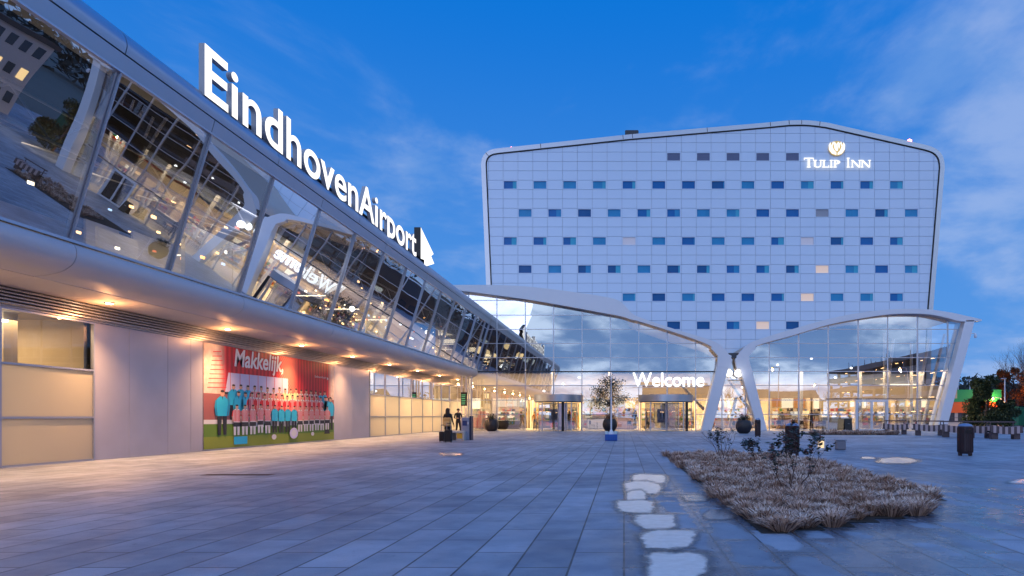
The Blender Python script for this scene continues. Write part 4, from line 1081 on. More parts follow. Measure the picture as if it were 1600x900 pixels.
# shrubs
bark = mat('shrub_bark', (.10, .06, .05), .85); leafm = mat('dark_leaf', (.035, .05, .03), .5); leafr = mat('reddish_leaf', (.16, .06, .05), .55); palestem = mat('pale_stem', (.22, .15, .13), .8)
def shrub(loc, H, n, leafy, stem, lab, seed, name):
    rs = random.Random(seed); t = thing(name, lab, 'shrub', loc); mb = MB(); lf = MB()
    def br(p, d, L, r, dep):
        k = 3
        for s_ in range(k):
            d = (d+Vector((rs.uniform(-.22, .22), rs.uniform(-.22, .22), rs.uniform(-.08, .14)))).normalized(); q = p+d*L/k
            mb.tube(p, q, r, r*.82, 5, cap=False); p = q; r *= .82
            if dep >= 1 and rs.random() < leafy:
                for _ in range(rs.randint(1, 4)):
                    c = p+Vector((rs.uniform(-.03, .03), rs.uniform(-.03, .03), rs.uniform(-.02, .03))); a = rs.uniform(0, 6.3); s2 = rs.uniform(.028, .052)
                    u = Vector((math.cos(a), math.sin(a), rs.uniform(-.6, .6)))*s2; v = Vector((-math.sin(a), math.cos(a), rs.uniform(-.6, .6)))*s2*.55
                    lf.face([c-u, c+v*.9, c+u, c-v*.9], leafr if rs.random() < .25 else leafm)
        if dep < 3:
            for _ in range(rs.randint(2, 3)):
                nd = (d+Vector((rs.uniform(-.8, .8), rs.uniform(-.8, .8), rs.uniform(-.1, .5)))).normalized(); br(p, nd, L*rs.uniform(.6, .85), r*.75, dep+1)
    for i in range(n):
        a = 2*math.pi*i/n+rs.uniform(-.3, .3); br(Vector(loc)+Vector((math.cos(a)*.02, math.sin(a)*.02, 0)), Vector((math.cos(a)*.45, math.sin(a)*.45, 1)).normalized(), H*.40, .011*H*1.2, 0)
    mb.build('stems', stem, t)
    if lf.f: kind(lf.build('leaves', None, t), 'stuff')
shrub((2.68, 10.2, 0), 1.05, 4, .75, bark, 'dark leaved rose shrub in the near part of the dry grass bed', 3, 'rose_shrub')
shrub((2.62, 16.6, 0), .95, 3, .55, bark, 'dark twiggy shrub behind the rose, in front of the tall domed bin', 9, 'rose_shrub')
shrub((3.35, 16.0, 0), .70, 3, .85, bark, 'low dense dark shrub at the right back of the dry grass bed', 13, 'rose_shrub')
shrub((2.85, 18.6, 0), 1.15, 4, .06, palestem, 'small bare pale stemmed shrub at the far end of the dry grass bed', 5, 'bare_shrub')

# ------------------------------------------------------------------ bins, planters, benches
binm = mat('bin_body', (.035, .022, .028), .45, .3, noise=.3, nscale=6); bintop = mat('bin_dome', (.30, .36, .50), .3, .6)
def bin_(loc, w, h, lab, dome=True):
    t = thing('litter_bin', lab, 'litter bin', loc, 'litter bins on the plaza'); x, y, z = loc; r = w/2
    mb = MB(); n = 20
    prof = [(r*.90, .07), (r, .16), (r, h*.90), (r*.94, h*.93)]
    mb.lathe(loc, prof, n, binm)
    for i in range(n):    # fluted sides
        a = 2*math.pi*i/n; mb.tube((x+r*math.cos(a), y+r*math.sin(a), .12), (x+r*math.cos(a), y+r*math.sin(a), h*.88), r*.05, n=5, mat=binm)
    mb.build('body', None, t, False)
    MB().lathe(loc, [(r*.96, h*.925), (r*.97, h*.94), (r*.80, h*.985), (r*.4, h*1.01), (r*.05, h*1.015)], n).build('domed_lid', bintop, t, True)
    for s_ in (-1, 1): MB().rbox(x+s_*r*.72-r*.2, x+s_*r*.72+r*.2, y-r*.25, y+r*.25, 0, .13, .01).build('foot', binm, t)
    MB().rbox(x-r*.45, x+r*.45, y-r*1.02, y-r*.85, h*.70, h*.82, .01).build('slot', M['black'], t)
bin_(G(1508, 712), .46, 1.04, 'tall dark fluted litter bin alone on the right side of the plaza')
bin_((5.52, 21.0, 0), .44, 1.06, 'dark litter bin with pale domed lid behind the rose shrub')
bin_(G(1184, 683), .34, 1.15, 'slim black litter bin right of the dark planter by the white leg')
def planter(x, y, s, lab, tree=0):
    t = thing('round_planter', lab, 'planter', (x, y, 0), 'round black planters'); 
    MB().lathe((x, y, 0), [(.30*s, .0), (.46*s, .12*s), (.58*s, .38*s), (.60*s, .58*s), (.53*s, .86*s), (.42*s, 1.0*s), (.36*s, 1.0*s), (.36*s, .9*s), (.02, .9*s)], 28).build('pot', mat('planter_black', (.018, .016, .022), .5), t, True)
    rs = random.Random(int(x*10)+3); lf = MB(); c = Vector((x, y, 1.0*s))
    n = 420
    for i in range(n):
        a = rs.uniform(0, 6.3); e_ = rs.uniform(0, 1.2); d = Vector((math.cos(a)*math.cos(e_), math.sin(a)*math.cos(e_), math.sin(e_)))*rs.uniform(.1, .52)*s; p = c+d
        u = Vector((rs.uniform(-1, 1), rs.uniform(-1, 1), rs.uniform(-1, 1))).normalized()*.06; v = u.cross(Vector((0, .3, 1))).normalized()*.03
        lf.face([p-u, p+v, p+u, p-v])
    lf.build('foliage', leafm if tree == 0 else leafr, t)
    if tree:
        tr = MB(); tr.tube((x, y, .9*s), (x, y+.05, 2.4), .05, .035, 8); tr.build('trunk', bark, t)
        tm = mat('olive_leaf', (.05, .07, .06), .6); lf = MB(); tw = MB()
        for i in range(26):
            a = rs.uniform(0, 6.3); e_ = rs.uniform(-.1, 1.3); q = Vector((x, y, 2.3))+Vector((math.cos(a)*math.cos(e_)*1.35, math.sin(a)*math.cos(e_)*1.2, math.sin(e_)*2.4))*rs.uniform(.6, 1.05)
            tw.tube((x, y, 2.2), q, .022, .006, 5, cap=False)
            for k in range(80):
                p = q+Vector((rs.gauss(0, .27), rs.gauss(0, .27), rs.gauss(0, .22)))
                u = Vector((rs.uniform(-1, 1), rs.uniform(-1, 1), rs.uniform(-1, 1))).normalized()*.085; v = u.cross(Vector((.2, .3, 1))).normalized()*.04
                lf.face([p-u, p+v, p+u, p-v])
        tw.build('branches', bark, t); lf.build('crown', tm, t)
planter(W(768, 0, 54.6)[0], 54.6, 1.02, 'round black planter with low foliage left of the left revolving door')
planter(W(953, 0, 54.4)[0], 54.4, 1.05, 'round black planter with a small dark olive tree behind the white pole', 1)
planter(W(1162, 0, 47.5)[0], 47.5, 1.0, 'round black planter with sparse red twigs between the white leaning legs')
# pole on a blue base
bx, by, _ = G(955, 688.5)
t = thing('banner_pole', 'white pole on a blue weighted base in the middle of the plaza', 'pole', (bx, by, 0))
MB().rbox(bx-.32, bx+.32, by-.32, by+.32, 0, .34, .03).build('base', mat('blue_base', (.01, .09, .42), .45), t)
MB().lathe((bx, by, .34), [(.24, 0), (.22, .05), (.08, .16), (.06, .24)], 18).build('socket', M['white'], t, True)
for s_ in (-1, 1): MB().rbox(bx+s_*.24-.08, bx+s_*.24+.08, by-.28, by-.12, .34, .50, .02).build('ballast_block', mat('pale_teal', (.55, .72, .78), .5), t)
MB().tube((bx, by, .5), (bx, by, 2.3), .045, n=12).tube((bx, by, 2.3), (bx, by, 3.35), .025, n=10).build('pole', M['white'], t, True)
# ticket machine, concrete bench, lantern boxes
mx, my, _ = G(730, 687.5)
t = thing('ticket_machine', 'grey blue ticket machine standing right of the concrete bench', 'ticket machine', (mx, my, 0))
MB().rbox(mx-.27, mx+.17, my-.2, my+.25, 0, 1.22, .03).build('cabinet', mat('machine_grey', (.30, .33, .45), .4, .3), t)
MB().rbox(mx+.175, mx+.27, my-.22, my+.27, 0, 1.30, .01).build('side_panel', mat('machine_side', (.02, .025, .06), .4), t)
MB().rbox(mx-.2, mx+.05, my-.222, my-.19, .78, 1.05, .008).build('screen', mat('screen_dark', (.01, .012, .04), .15, emit=(.1, .15, .5), es=.15), t)
MB().rbox(mx+.06, mx+.13, my-.215, my-.19, .85, .98, .005).build('keypad', M['white'], t)
t = thing('concrete_bench', 'short pale concrete bench with a yellow panel beside the ticket machine', 'bench', (*G(715, 688)[:2], 0)); qx, qy, _ = G(715, 688)
MB().rbox(qx-.40, qx+.38, qy-.25, qy+.9, .40, .50, .02).build('seat', mat('pale_concrete', (.55, .53, .50), .7, noise=.1), t)
for s_ in (-.36, .30): MB().rbox(qx+s_, qx+s_+.1, qy-.2, qy+.8, 0, .40, .01).build('leg', mat('pale_concrete2', (.50, .48, .46), .7, noise=.1), t)
MB().rbox(qx+.0, qx+.29, qy-.18, qy-.12, .1, .38, .01).build('yellow_panel', mat('yellow_print', (.75, .45, .05), .5), t)
lx, ly, _ = G(1283, 703)
t = thing('lantern_box', 'small glowing lantern box left of the low grey box behind the rose shrub', 'lantern', (lx, ly, 0))
LB = MB().rbox(lx-.12, lx+.12, ly-.12, ly+.12, 0, .08, .01).rbox(lx-.13, lx+.13, ly-.13, ly+.13, .36, .42, .01)
for s_ in (-1, 1):
    for s2 in (-1, 1): LB.box(lx+s_*.11-.01, lx+s_*.11+.01, ly+s2*.11-.01, ly+s2*.11+.01, .05, .38)
LB.build('frame', M['white'], t)
MB().rbox(lx-.09, lx+.09, ly-.09, ly+.09, .085, .355, .02).build('light_body', emitmat('lantern_glow', (1, .72, .42), 1.3), t)
lx, ly, _ = G(1313, 703)
t = thing('utility_box', 'low grey curved utility box right of the small lantern box', 'utility box', (lx, ly, 0))
MB().rbox(lx-.18, lx+.18, ly-.15, ly+.15, 0, .36, .05).build('cabinet', mat('box_grey', (.16, .17, .22), .5), t); MB().rbox(lx-.20, lx+.20, ly-.17, ly+.17, .365, .40, .015).build('lid', mat('box_lid', (.25, .27, .34), .4), t)
# slatted benches
slatA = mat('pale_slat', (.46, .36, .38), .6, noise=.1); slatB = mat('dark_slat', (.09, .065, .075), .6)
def slat_bench(px, pyb, length, rot, lab, back=True):
    x, y, _ = G(px, pyb); t = thing('slatted_bench', lab, 'bench', (0, 0, 0), 'striped slatted benches at the right')
    mbs = MB(); n = int(length/.15)
    for i in range(n):
        a = -length/2+i*.15; zc = .74-.10*math.sin(math.pi*i/n)
        mbs.rbox(a+.01, a+.13, -.42, .30, zc, zc+.045, .008, slatB if i % 2 == 0 else slatA)
        mbs.box(a+.004, a+.146, -.44, -.42, zc-.36, zc+.045, slatB if i % 2 == 0 else slatA)
    mbs.build('slatted_seat', None, t)
    MB().box(-length/2, length/2, -.34, -.26, .38, .46).box(-length/2, length/2, .15, .23, .38, .46).build('frame_rail', M['black'], t)
    for sx in (-.33, .33): MB().rbox(sx*length-.16, sx*length+.16, -.30, .20, 0, .40, .015).build('leg', slatB, t)
    if back: MB().rbox(-length/2+.1, length/2-.1, .34, .40, .92, 1.0, .01).tube((-length*.35, .36, .4), (-length*.35, .36, .94), .03).tube((length*.35, .36, .4), (length*.35, .36, .94), .03).build('backrest', slatB, t)
    t.location = (x, y, 0); t.rotation_euler[2] = rot
for px, py, L, ro, lab in ((1399, 678.5, 1.7, -.35, 'striped slatted bench nearest the double doors'), (1452, 680.5, 2.1, -.3, 'striped slatted bench second from the double doors'), (1493, 683, 1.7, -.25, 'striped slatted bench behind the tall bin, third from the double doors'), (1530, 684.5, 1.5, -.2, 'striped slatted bench just right of the tall bin'), (1569, 686, 1.7, -.2, 'striped slatted bench at the far right below the trees')):
    slat_bench(px, py, L, ro, lab)
# a-board by the door
ax, ay_, _ = W(1326, 0, 56)[0], 56.2, 0
t = thing('menu_board', 'black folding menu board left of the double doors', 'sign board', (ax, ay_, 0))
for s_ in (-1, 1):
    MB().prism([(s_*.30, .02), (s_*.33, .02), (s_*.06, 1.05), (s_*.03, 1.05)], lambda p, tt: (tt, ay_+p[0]*.8, p[1]), ax-.32, ax+.32).build('board_leaf', M['black'], t)
MB().lathe((ax, ay_-.20, .62), [(.01, 0), (.09, .0), (.09, .01), (.01, .012)], 14).build('round_logo', M['white'], t)
# display column and signs at the wing end
for k, px in enumerate((721, 726.5, 734)):
    x = W(px, 0, 54)[0]
    MB().tube((x, 54+.3*k, 0), (x, 54+.3*k, 4.7), .07, n=10).build('slim_column', M['soffit'], wing, True)
t = thing('hanging_screen', 'dark information screen with green text hanging beside the slim columns', 'screen', W(724, 624, 53.6)); c_ = W(725, 624, 53.6)
MB().rbox(c_[0]-.26, c_[0]+.26, c_[1]-.05, c_[1]+.05, c_[2]-.55, c_[2]+.6, .02).build('housing', M['black'], t)
MB().tube((c_[0], c_[1], c_[2]+.55), (c_[0], c_[1], 4.6), .025).build('hanger', M['black'], t)
mbg = MB()
for k in range(6): mbg.box(c_[0]-.2, c_[0]+.1+.02*(k % 3), c_[1]-.062, c_[1]-.052, c_[2]-.4+k*.15, c_[2]-.36+k*.15)
mbg.build('display_lines', emitmat('green_text', (.2, .8, .35), .8), t)

# ------------------------------------------------------------------ people
skin = mat('skin', (.45, .26, .18), .5); skin2 = mat('skin_dark', (.22, .12, .08), .5); hairm = mat('hair_dark', (.02, .013, .01), .5); hairb = mat('hair_brown', (.12, .06, .03), .5)
CL = {n: mat('cloth_'+n, c, .8, noise=.12, nscale=12) for n, c in dict(black=(.012, .012, .016), navy=(.02, .03, .08), tan=(.55, .34, .12), grey=(.25, .25, .27), yellow=(.70, .42, .03), orange=(.65, .25, .04), red=(.5, .03, .03), jeans=(.05, .08, .16), white=(.6, .6, .6), green=(.04, .09, .05), maroon=(.09, .02, .02)).items()}
def person(loc, h, rz, top, legs, lab, hair='short', skinm=skin, pose='stand', coat=False):
    s = h/1.75
    J = {'pelvis': (0, 0, .95), 'waist': (0, 0, 1.08), 'chest': (0, .01, 1.28), 'shoulder': (0, .01, 1.42), 'neck': (0, 0, 1.52), 'jaw': (0, -.015, 1.575), 'head': (0, -.005, 1.65), 'crown': (0, .005, 1.70), 'nose': (0, -.10, 1.625)}
    rad = {'pelvis': (.155, .115), 'waist': (.14, .10), 'chest': (.17, .115), 'shoulder': (.12, .09), 'neck': (.056, .058), 'jaw': (.062, .072), 'head': (.076, .092), 'crown': (.062, .075), 'nose': (.012, .014)}
    E = [('pelvis', 'waist'), ('waist', 'chest'), ('chest', 'shoulder'), ('shoulder', 'neck'), ('neck', 'jaw'), ('jaw', 'head'), ('head', 'crown'), ('head', 'nose')]
    st = .10 if pose == 'stand' else .24
    for sg, n in ((1, 'L'), (-1, 'R')):
        fy = st*sg if pose != 'stand' else .0
        J.update({n+'hip': (.09*sg, 0, .90), n+'knee': (.10*sg, -abs(fy)*.3-.01+fy*-.3, .50), n+'ankle': (.11*sg, fy*-1*.9+.02, .09), n+'toe': (.125*sg, fy*-.9-.15, .035)})
        rad.update({n+'hip': (.095, .10), n+'knee': (.062, .066), n+'ankle': (.042, .046), n+'toe': (.038, .03)})
        E += [('pelvis', n+'hip'), (n+'hip', n+'knee'), (n+'knee', n+'ankle'), (n+'ankle', n+'toe')]
        bend = -.10 if pose == 'stand' else -.16*sg
        if pose == 'hold': J.update({n+'elbow': (.25*sg, .02, 1.13), n+'wrist': (.14*sg, -.22, 1.12)})
        else: J.update({n+'elbow': (.25*sg, .03+bend*.2, 1.14), n+'wrist': (.27*sg, -.04+bend*.6, .90)})
        J[n+'sh'] = (.185*sg, .01, 1.41); rad[n+'sh'] = (.062, .062); rad[n+'elbow'] = (.045, .045); rad[n+'wrist'] = (.028, .03)
        E += [('shoulder', n+'sh'), (n+'sh', n+'elbow'), (n+'elbow', n+'wrist')]
        w = Vector(J[n+'wrist']); d = (w-Vector(J[n+'elbow'])).normalized()
        side = Vector((0, -1, 0)) if pose != 'hold' else Vector((0, 0, 1)); side = (side-d*side.dot(d)).normalized()
        J[n+'palm'] = tuple(w+d*.05); rad[n+'palm'] = (.034, .022); E.append((n+'wrist', n+'palm'))
        inw = Vector((-sg*.012, 0, 0))
        for i, (o_, L1) in enumerate(((.030, .036), (.011, .042), (-.009, .040), (-.028, .030))):
            a = w+d*.095+side*o_; J[n+'f%da' % i] = tuple(a); J[n+'f%db' % i] = tuple(a+d*L1+inw+Vector((0, 0, 0))); J[n+'f%dc' % i] = tuple(a+d*(L1+.02)+inw*2.6)
            for q in 'abc': rad[n+'f%d%s' % (i, q)] = (.0095, .0095) if q != 'c' else (.007, .007)
            E += [(n+'palm', n+'f%da' % i), (n+'f%da' % i, n+'f%db' % i), (n+'f%db' % i, n+'f%dc' % i)]
        a = w+d*.04+side*.045; J[n+'ta'] = tuple(a); J[n+'tb'] = tuple(a+d*.03+side*.012); rad[n+'ta'] = (.011, .011); rad[n+'tb'] = (.009, .009); E += [(n+'palm', n+'ta'), (n+'ta', n+'tb')]
    names = list(J); idx = {n: i for i, n in enumerate(names)}
    me = bpy.data.meshes.new('p'); me.from_pydata([J[n] for n in names], [(idx[a], idx[b]) for a, b in E], []); me.update()
    ob = bpy.data.objects.new('p', me); COL.objects.link(ob)
    sk = ob.modifiers.new('s', 'SKIN'); sk.use_smooth_shade = True
    for i, n in enumerate(names): me.skin_vertices[0].data[i].radius = rad[n]
    me.skin_vertices[0].data[idx['pelvis']].use_root = True
    sb = ob.modifiers.new('b', 'SUBSURF'); sb.levels = 1; sb.render_levels = 1
    dg = bpy.context.evaluated_depsgraph_get(); m2 = bpy.data.meshes.new_from_object(ob.evaluated_get(dg)); bpy.data.objects.remove(ob); m2.name = 'body'
    for m_ in (top, legs, skinm, M['black']): m2.materials.append(m_)
    bones = [(idx[a], idx[b]) for a, b in E]; V = [Vector(J[n]) for n in names]
    for p in m2.polygons:
        c = p.center; best = min(bones, key=lambda e: (lambda A, B: ((A+(B-A)*max(0, min(1, (c-A).dot(B-A)/(B-A).length_squared)))-c).length)(V[e[0]], V[e[1]]))
        nb = names[best[1]]
        if nb in ('jaw', 'head', 'crown', 'nose', 'neck') or 'palm' in nb or (len(nb) > 1 and nb[1] in 'ft' and nb[1:] != 'toe'): k = 2
        elif 'toe' in nb: k = 3
        elif 'knee' in nb or 'ankle' in nb or 'hip' in nb: k = 1
        else: k = 0 if c.z > .93 else 1
        if nb == 'neck' and c.z < 1.47: k = 0
        p.material_index = k; p.use_smooth = True
    root = thing('person', lab, 'person', (0, 0, 0)); b = bpy.data.objects.new('body', m2); COL.objects.link(b); b.parent = root
    hm = hairm if hair != 'brown' else hairb; mbh = MB()
    prof = [(.085, .0), (.105, .03), (.103, .07), (.08, .115), (.04, .135), (.005, .14)]
    mbh.lathe((0, .018, 1.625), prof, 16)
    if hair == 'long': mbh.lathe((0, .05, 1.36), [(.02, 0), (.09, .03), (.105, .12), (.10, .24), (.095, .30)], 14)
    mbh.build('hair', hm, root, True)
    mf = MB()
    for sx in (-1, 1): mf.lathe((sx*.032, -.092, 1.655), [(.001, -.007), (.008, 0), (.001, .007)], 8)
    mf.rbox(-.024, .024, -.098, -.088, 1.578, 1.588, .003); mf.build('face_details', M['black'], root)
    for sx in (-1, 1): MB().lathe((sx*.083, 0, 1.63), [(.002, -.03), (.014, -.015), (.016, .01), (.004, .03)], 8).build('ear', skinm, root)
    if coat:
        mc = MB().lathe((0, 0, 0), [(.20, .62), (.19, .85), (.165, 1.06), (.19, 1.28), (.19, 1.38), (.08, 1.50)], 20); mc.v = [(x, y*.75+.005, z) for x, y, z in mc.v]; mc.build('coat', top, root, True)
    root.location = loc; root.rotation_euler[2] = rz; root.scale = (s, s, s)
    return root
wx = W(700, 0, 32.6)[0]
person((wx, 32.6, 0), 1.70, 2.9, CL['black'], CL['black'], 'person in a dark coat with a tan backpack standing left of the concrete bench', 'long', coat=True)
t = thing('backpack', 'tan backpack on the back of the person beside the concrete bench', 'backpack', (wx, 32.4, 1.0))
MB().rbox(wx-.17, wx+.24, 32.22, 32.43, .78, 1.22, .06).build('bag_body', CL['tan'], t); MB().rbox(wx-.12, wx+.18, 32.16, 32.22, .82, 1.02, .03).build('pocket', mat('tan_light', (.62, .42, .18), .7), t)
MB().tube((wx-.08, 32.40, 1.2), (wx-.1, 32.55, 1.44), .018).build('strap', CL['black'], t)
def suitcase(x, y, w, h, lab):
    t = thing('suitcase', lab, 'suitcase', (x, y, 0)); MB().rbox(x-w/2, x+w/2, y-.13, y+.13, .05, h, .04).build('case_body', CL['black'], t)
    for sx in (-1, 1): MB().tube((x+sx*w*.28, y+.08, h-.02), (x+sx*w*.28, y+.08, h+.32), .01, n=6).build('handle_bar', M['alu'], t); MB().tube((x+sx*w*.4-.015, y, .03), (x+sx*w*.4+.015, y, .03), .03).build('wheel', M['black'], t)
    MB().rbox(x-w*.3, x+w*.3, y+.065, y+.095, h+.31, h+.34, .008).build('handle_grip', M['black'], t)
suitcase(W(700.5, 0, 31.2)[0], 31.2, .34, .62, 'black upright suitcase in front of the person with the backpack')
suitcase(W(690.5, 0, 32.0)[0], 32.0, .24, .52, 'smaller black suitcase left of the person with the backpack')
person((W(716, 0, 43.5)[0], 43.5, 0), 1.80, .5, CL['black'], CL['black'], 'man in dark jacket standing behind the concrete bench and ticket machine', 'short', coat=False, pose='hold')
pp = [(836, 60.5, 1.72, CL['orange'], CL['jeans'], 'person in orange top inside the left revolving door, at its left', 'brown', 'walk', .4),
      (889, 59.6, 1.75, CL['black'], CL['jeans'], 'dark clothed person just right of the black door post', 'short', 'stand', 2.4),
      (901, 60.2, 1.65, CL['yellow'], CL['yellow'], 'person in a long yellow coat inside right of the left revolving door', 'long', 'walk', -2.2),
      (814, 60.2, 1.72, CL['grey'], CL['grey'], 'person in pale grey inside left of the left revolving door', 'brown', 'walk', 2.0),
      (992, 60.0, 1.72, CL['black'], CL['white'], 'person with black jacket and pale trousers left of the right revolving door', 'brown', 'stand', 3.0),
      (1268, 59.0, 1.85, CL['black'], CL['black'], 'tall person in black standing in the cafe behind the glass', 'short', 'stand', 3.0),
      (1010, 61.5, 1.7, CL['maroon'], CL['black'], 'person in maroon behind the right revolving door screen', 'long', 'walk', 1.3),
      (868, 61.5, 1.75, CL['navy'], CL['navy'], 'person in navy blurred behind the left revolving door', 'short', 'walk', .2),
      (1240, 61.4, 1.7, CL['white'], CL['black'], 'barista in white behind the pale wood counter', 'brown', 'stand', 0),
      (1222, 61.2, 1.68, CL['grey'], CL['jeans'], 'grey clothed guest near the left end of the pale wood counter', 'short', 'stand', 2.6),
      (764, 60.8, 1.3, CL['red'], CL['black'], 'short person in red just left of the left round planter', 'short', 'stand', 2.2)]
for px, y, h, a, b, lab, hr, po, rz in pp:
    o = person((W(px, 0, y)[0], y, .012), h, rz, a, b, lab, hr, pose=po, coat=(a is CL['yellow']), skinm=skin)

# ------------------------------------------------------------------ right background
foll = [mat('evergreen_%d' % i, c, .7) for i, c in enumerate(((.022, .045, .022), (.045, .075, .03), (.075, .10, .05)))]
rustl = [mat('rust_leaf_%d' % i, c, .7) for i, c in enumerate(((.22, .07, .02), (.30, .11, .03), (.12, .05, .02)))]
def bare_tree(loc, H, seed, lab, leaves=0, spread=.75, twig=None, name='bare_tree', depth=5):
    rs = random.Random(seed); t = thing(name, lab, 'tree', loc); tk = MB(); cr = MB(); lf = MB()
    def br(p, d, L, r, dep, mb_):
        for s_ in range(3):
            d = (d+Vector((rs.uniform(-.16, .16), rs.uniform(-.16, .16), rs.uniform(0, .10)))).normalized(); q = p+d*L/3
            mb_.tube(p, q, r, r*.86, 6 if dep < 2 else 4 if dep < 4 else 3, cap=False); r *= .86; p = q
            if dep >= 1 and dep < depth and s_ < 2:
                nd = (d+Vector((rs.uniform(-1, 1), rs.uniform(-1, 1), rs.uniform(-.2, .5)))*spread).normalized(); br(p, nd, L*rs.uniform(.5, .72), r*.6, dep+1, cr)
            if leaves and dep >= depth-2:
                for _ in range(leaves):
                    c = p+Vector((rs.gauss(0, .3), rs.gauss(0, .3), rs.gauss(0, .25))); u = Vector((rs.uniform(-1, 1), rs.uniform(-1, 1), rs.uniform(-1, 1))).normalized()*.14; v = u.cross(Vector((.1, .3, 1))).normalized()*.08
                    lf.face([c-u, c+v, c+u, c-v], rs.choice(rustl))
        if dep < depth:
            for _ in range(2 if dep else 5):
                nd = (d+Vector((rs.uniform(-1, 1), rs.uniform(-1, 1), rs.uniform(-.1, .7)))*spread).normalized(); br(p, nd, L*rs.uniform(.6, .82), r*.65, dep+1, cr)
    br(Vector(loc), Vector((0, 0, 1)), H*.28, H*.020, 0, tk)
    tk.build('trunk', bark, t); cr.build('crown', twig or bark, t)
    if lf.f: lf.build('leaves', None, t)
    return t
def bush_tree(loc, rx, H, seed, lab, n=9000, name='evergreen_tree', pal=None, leaf=.13, cone=.75):
    rs = random.Random(seed); t = thing(name, lab, 'tree', loc); mb = MB(); pal = pal or foll; L0 = Vector(loc)
    lob = []
    for k in range(26):
        zz = rs.uniform(.12, .98); rr = rx*(1-cone*zz)*rs.uniform(.4, 1.0); a = rs.uniform(0, 6.3); lob.append((Vector((math.cos(a)*rr, math.sin(a)*rr, zz*H)), rs.uniform(.10, .20)*H*(1.15-zz*.5), rs.choice((0, 0, 1, 1, 2))))
    for i in range(n):
        c, r, tone = rs.choice(lob); d = Vector((rs.gauss(0, 1), rs.gauss(0, 1), rs.gauss(0, .8))).normalized()*r*rs.random()**.4; p = L0+c+d
        if p.z < .2: continue
        u = Vector((rs.uniform(-1, 1), rs.uniform(-1, 1), rs.uniform(-1, 1))).normalized()*leaf; v = u.cross(Vector((.3, .2, 1))).normalized()*leaf*.5
        mb.face([p-u, p+v, p+u, p-v], pal[tone] if rs.random() < .7 else rs.choice(pal))
    MB().tube(loc, (L0+Vector((0, 0, H*.7))), H*.025, H*.008, 8).build('trunk', bark, t); mb.build('crown', None, t)
    return t
bush_tree(W(1541, 0, 62)[0:2]+(0,), 2.9, 5.2, 4, 'dark evergreen tree in front of the striped shop building', 14000, cone=.7)
bush_tree(W(1572, 0, 70)[0:2]+(0,), 1.7, 2.9, 14, 'low dark evergreen bush right of the evergreen tree', 5000, cone=.3)
bare_tree(W(1592, 0, 90)[0:2]+(0,), 13.5, 6, 'tall tree with orange lit lower leaves at the right edge', leaves=0, name='autumn_tree', spread=.62)
bush_tree(W(1590, 0, 88)[0:2]+(1.6,), 4.0, 6.0, 8, 'rusty leaved round tree lit orange by the street lamp', 9000, name='autumn_tree', pal=rustl, leaf=.16, cone=.35)
for px, Y, H, s_, lab in ((1618, 84, 13, 31, 'bare tree just outside beyond the rusty tree'), ):
    bare_tree(W(px, 0, Y)[0:2]+(0,), H, s_, lab, spread=.6)
# far wood: a ragged mass of twiggy crowns
rs = random.Random(77); mb = MB(); fm = [mat('far_wood_%d' % i, c, .9) for i, c in enumerate(((.035, .05, .055), (.06, .075, .08), (.05, .055, .05)))]
for k in range(70):
    Y = rs.uniform(190, 240); px = rs.uniform(1440, 1760); x = (px-975)/1000*Y; H = rs.uniform(9, 13.5)
    for i in range(230):
        z = H*rs.random()**.7; r = 3.6*(1-.6*abs(z/H-.5)); p = Vector((x+rs.gauss(0, r*.6), Y+rs.gauss(0, 2), z)); u = Vector((rs.uniform(-1, 1), rs.uniform(-1, 1), rs.uniform(-.4, 1))).normalized()*.6; v = u.cross(Vector((0, 1, .2))).normalized()*.28
        mb.face([p-u, p+v, p+u, p-v], rs.choice(fm))
kind(mb.build('far_wood', None), 'stuff')
# striped shop building
Yk = 84; kx0, kx1 = W(1470, 0, Yk)[0], W(1562, 0, Yk)[0]
t = thing('striped_building', 'low shop building with green, orange and white bands right of the hall', 'building', ((kx0+kx1)/2, Yk, 0))
zb_ = [W(0, q, Yk)[2] for q in (668, 645, 628, 609)]
MB().box(kx0, kx1, Yk, Yk+8, 0, zb_[1]-.03).build('white_wall', mat('white_render', (.62, .58, .58), .7, noise=.08), t)
MB().box(kx0-.05, kx1+.05, Yk-.25, Yk+8, zb_[1], zb_[2]-.01).build('orange_band', mat('orange_band', (.75, .13, .03), .5, emit=(1, .16, .03), es=.05), t)
MB().box(kx0-.05, kx1+.05, Yk-.30, Yk+8, zb_[2], zb_[3]).build('green_band', mat('green_band', (.02, .36, .12), .5), t)
mbw = MB()
for k in range(5):
    a = kx0+.8+k*1.45; mbw.box(a, a+1.0, Yk-.04, Yk-.01, .5, 2.0)
mbw.build('window_band', mat('shop_pane', (.04, .05, .08), .1, spec=.8), t)
for z in (1.05, .55, 2.2): MB().box(kx0, kx1, Yk-.09, Yk-.045, z, z+.05).build('trim_line', M['darkframe'], t)
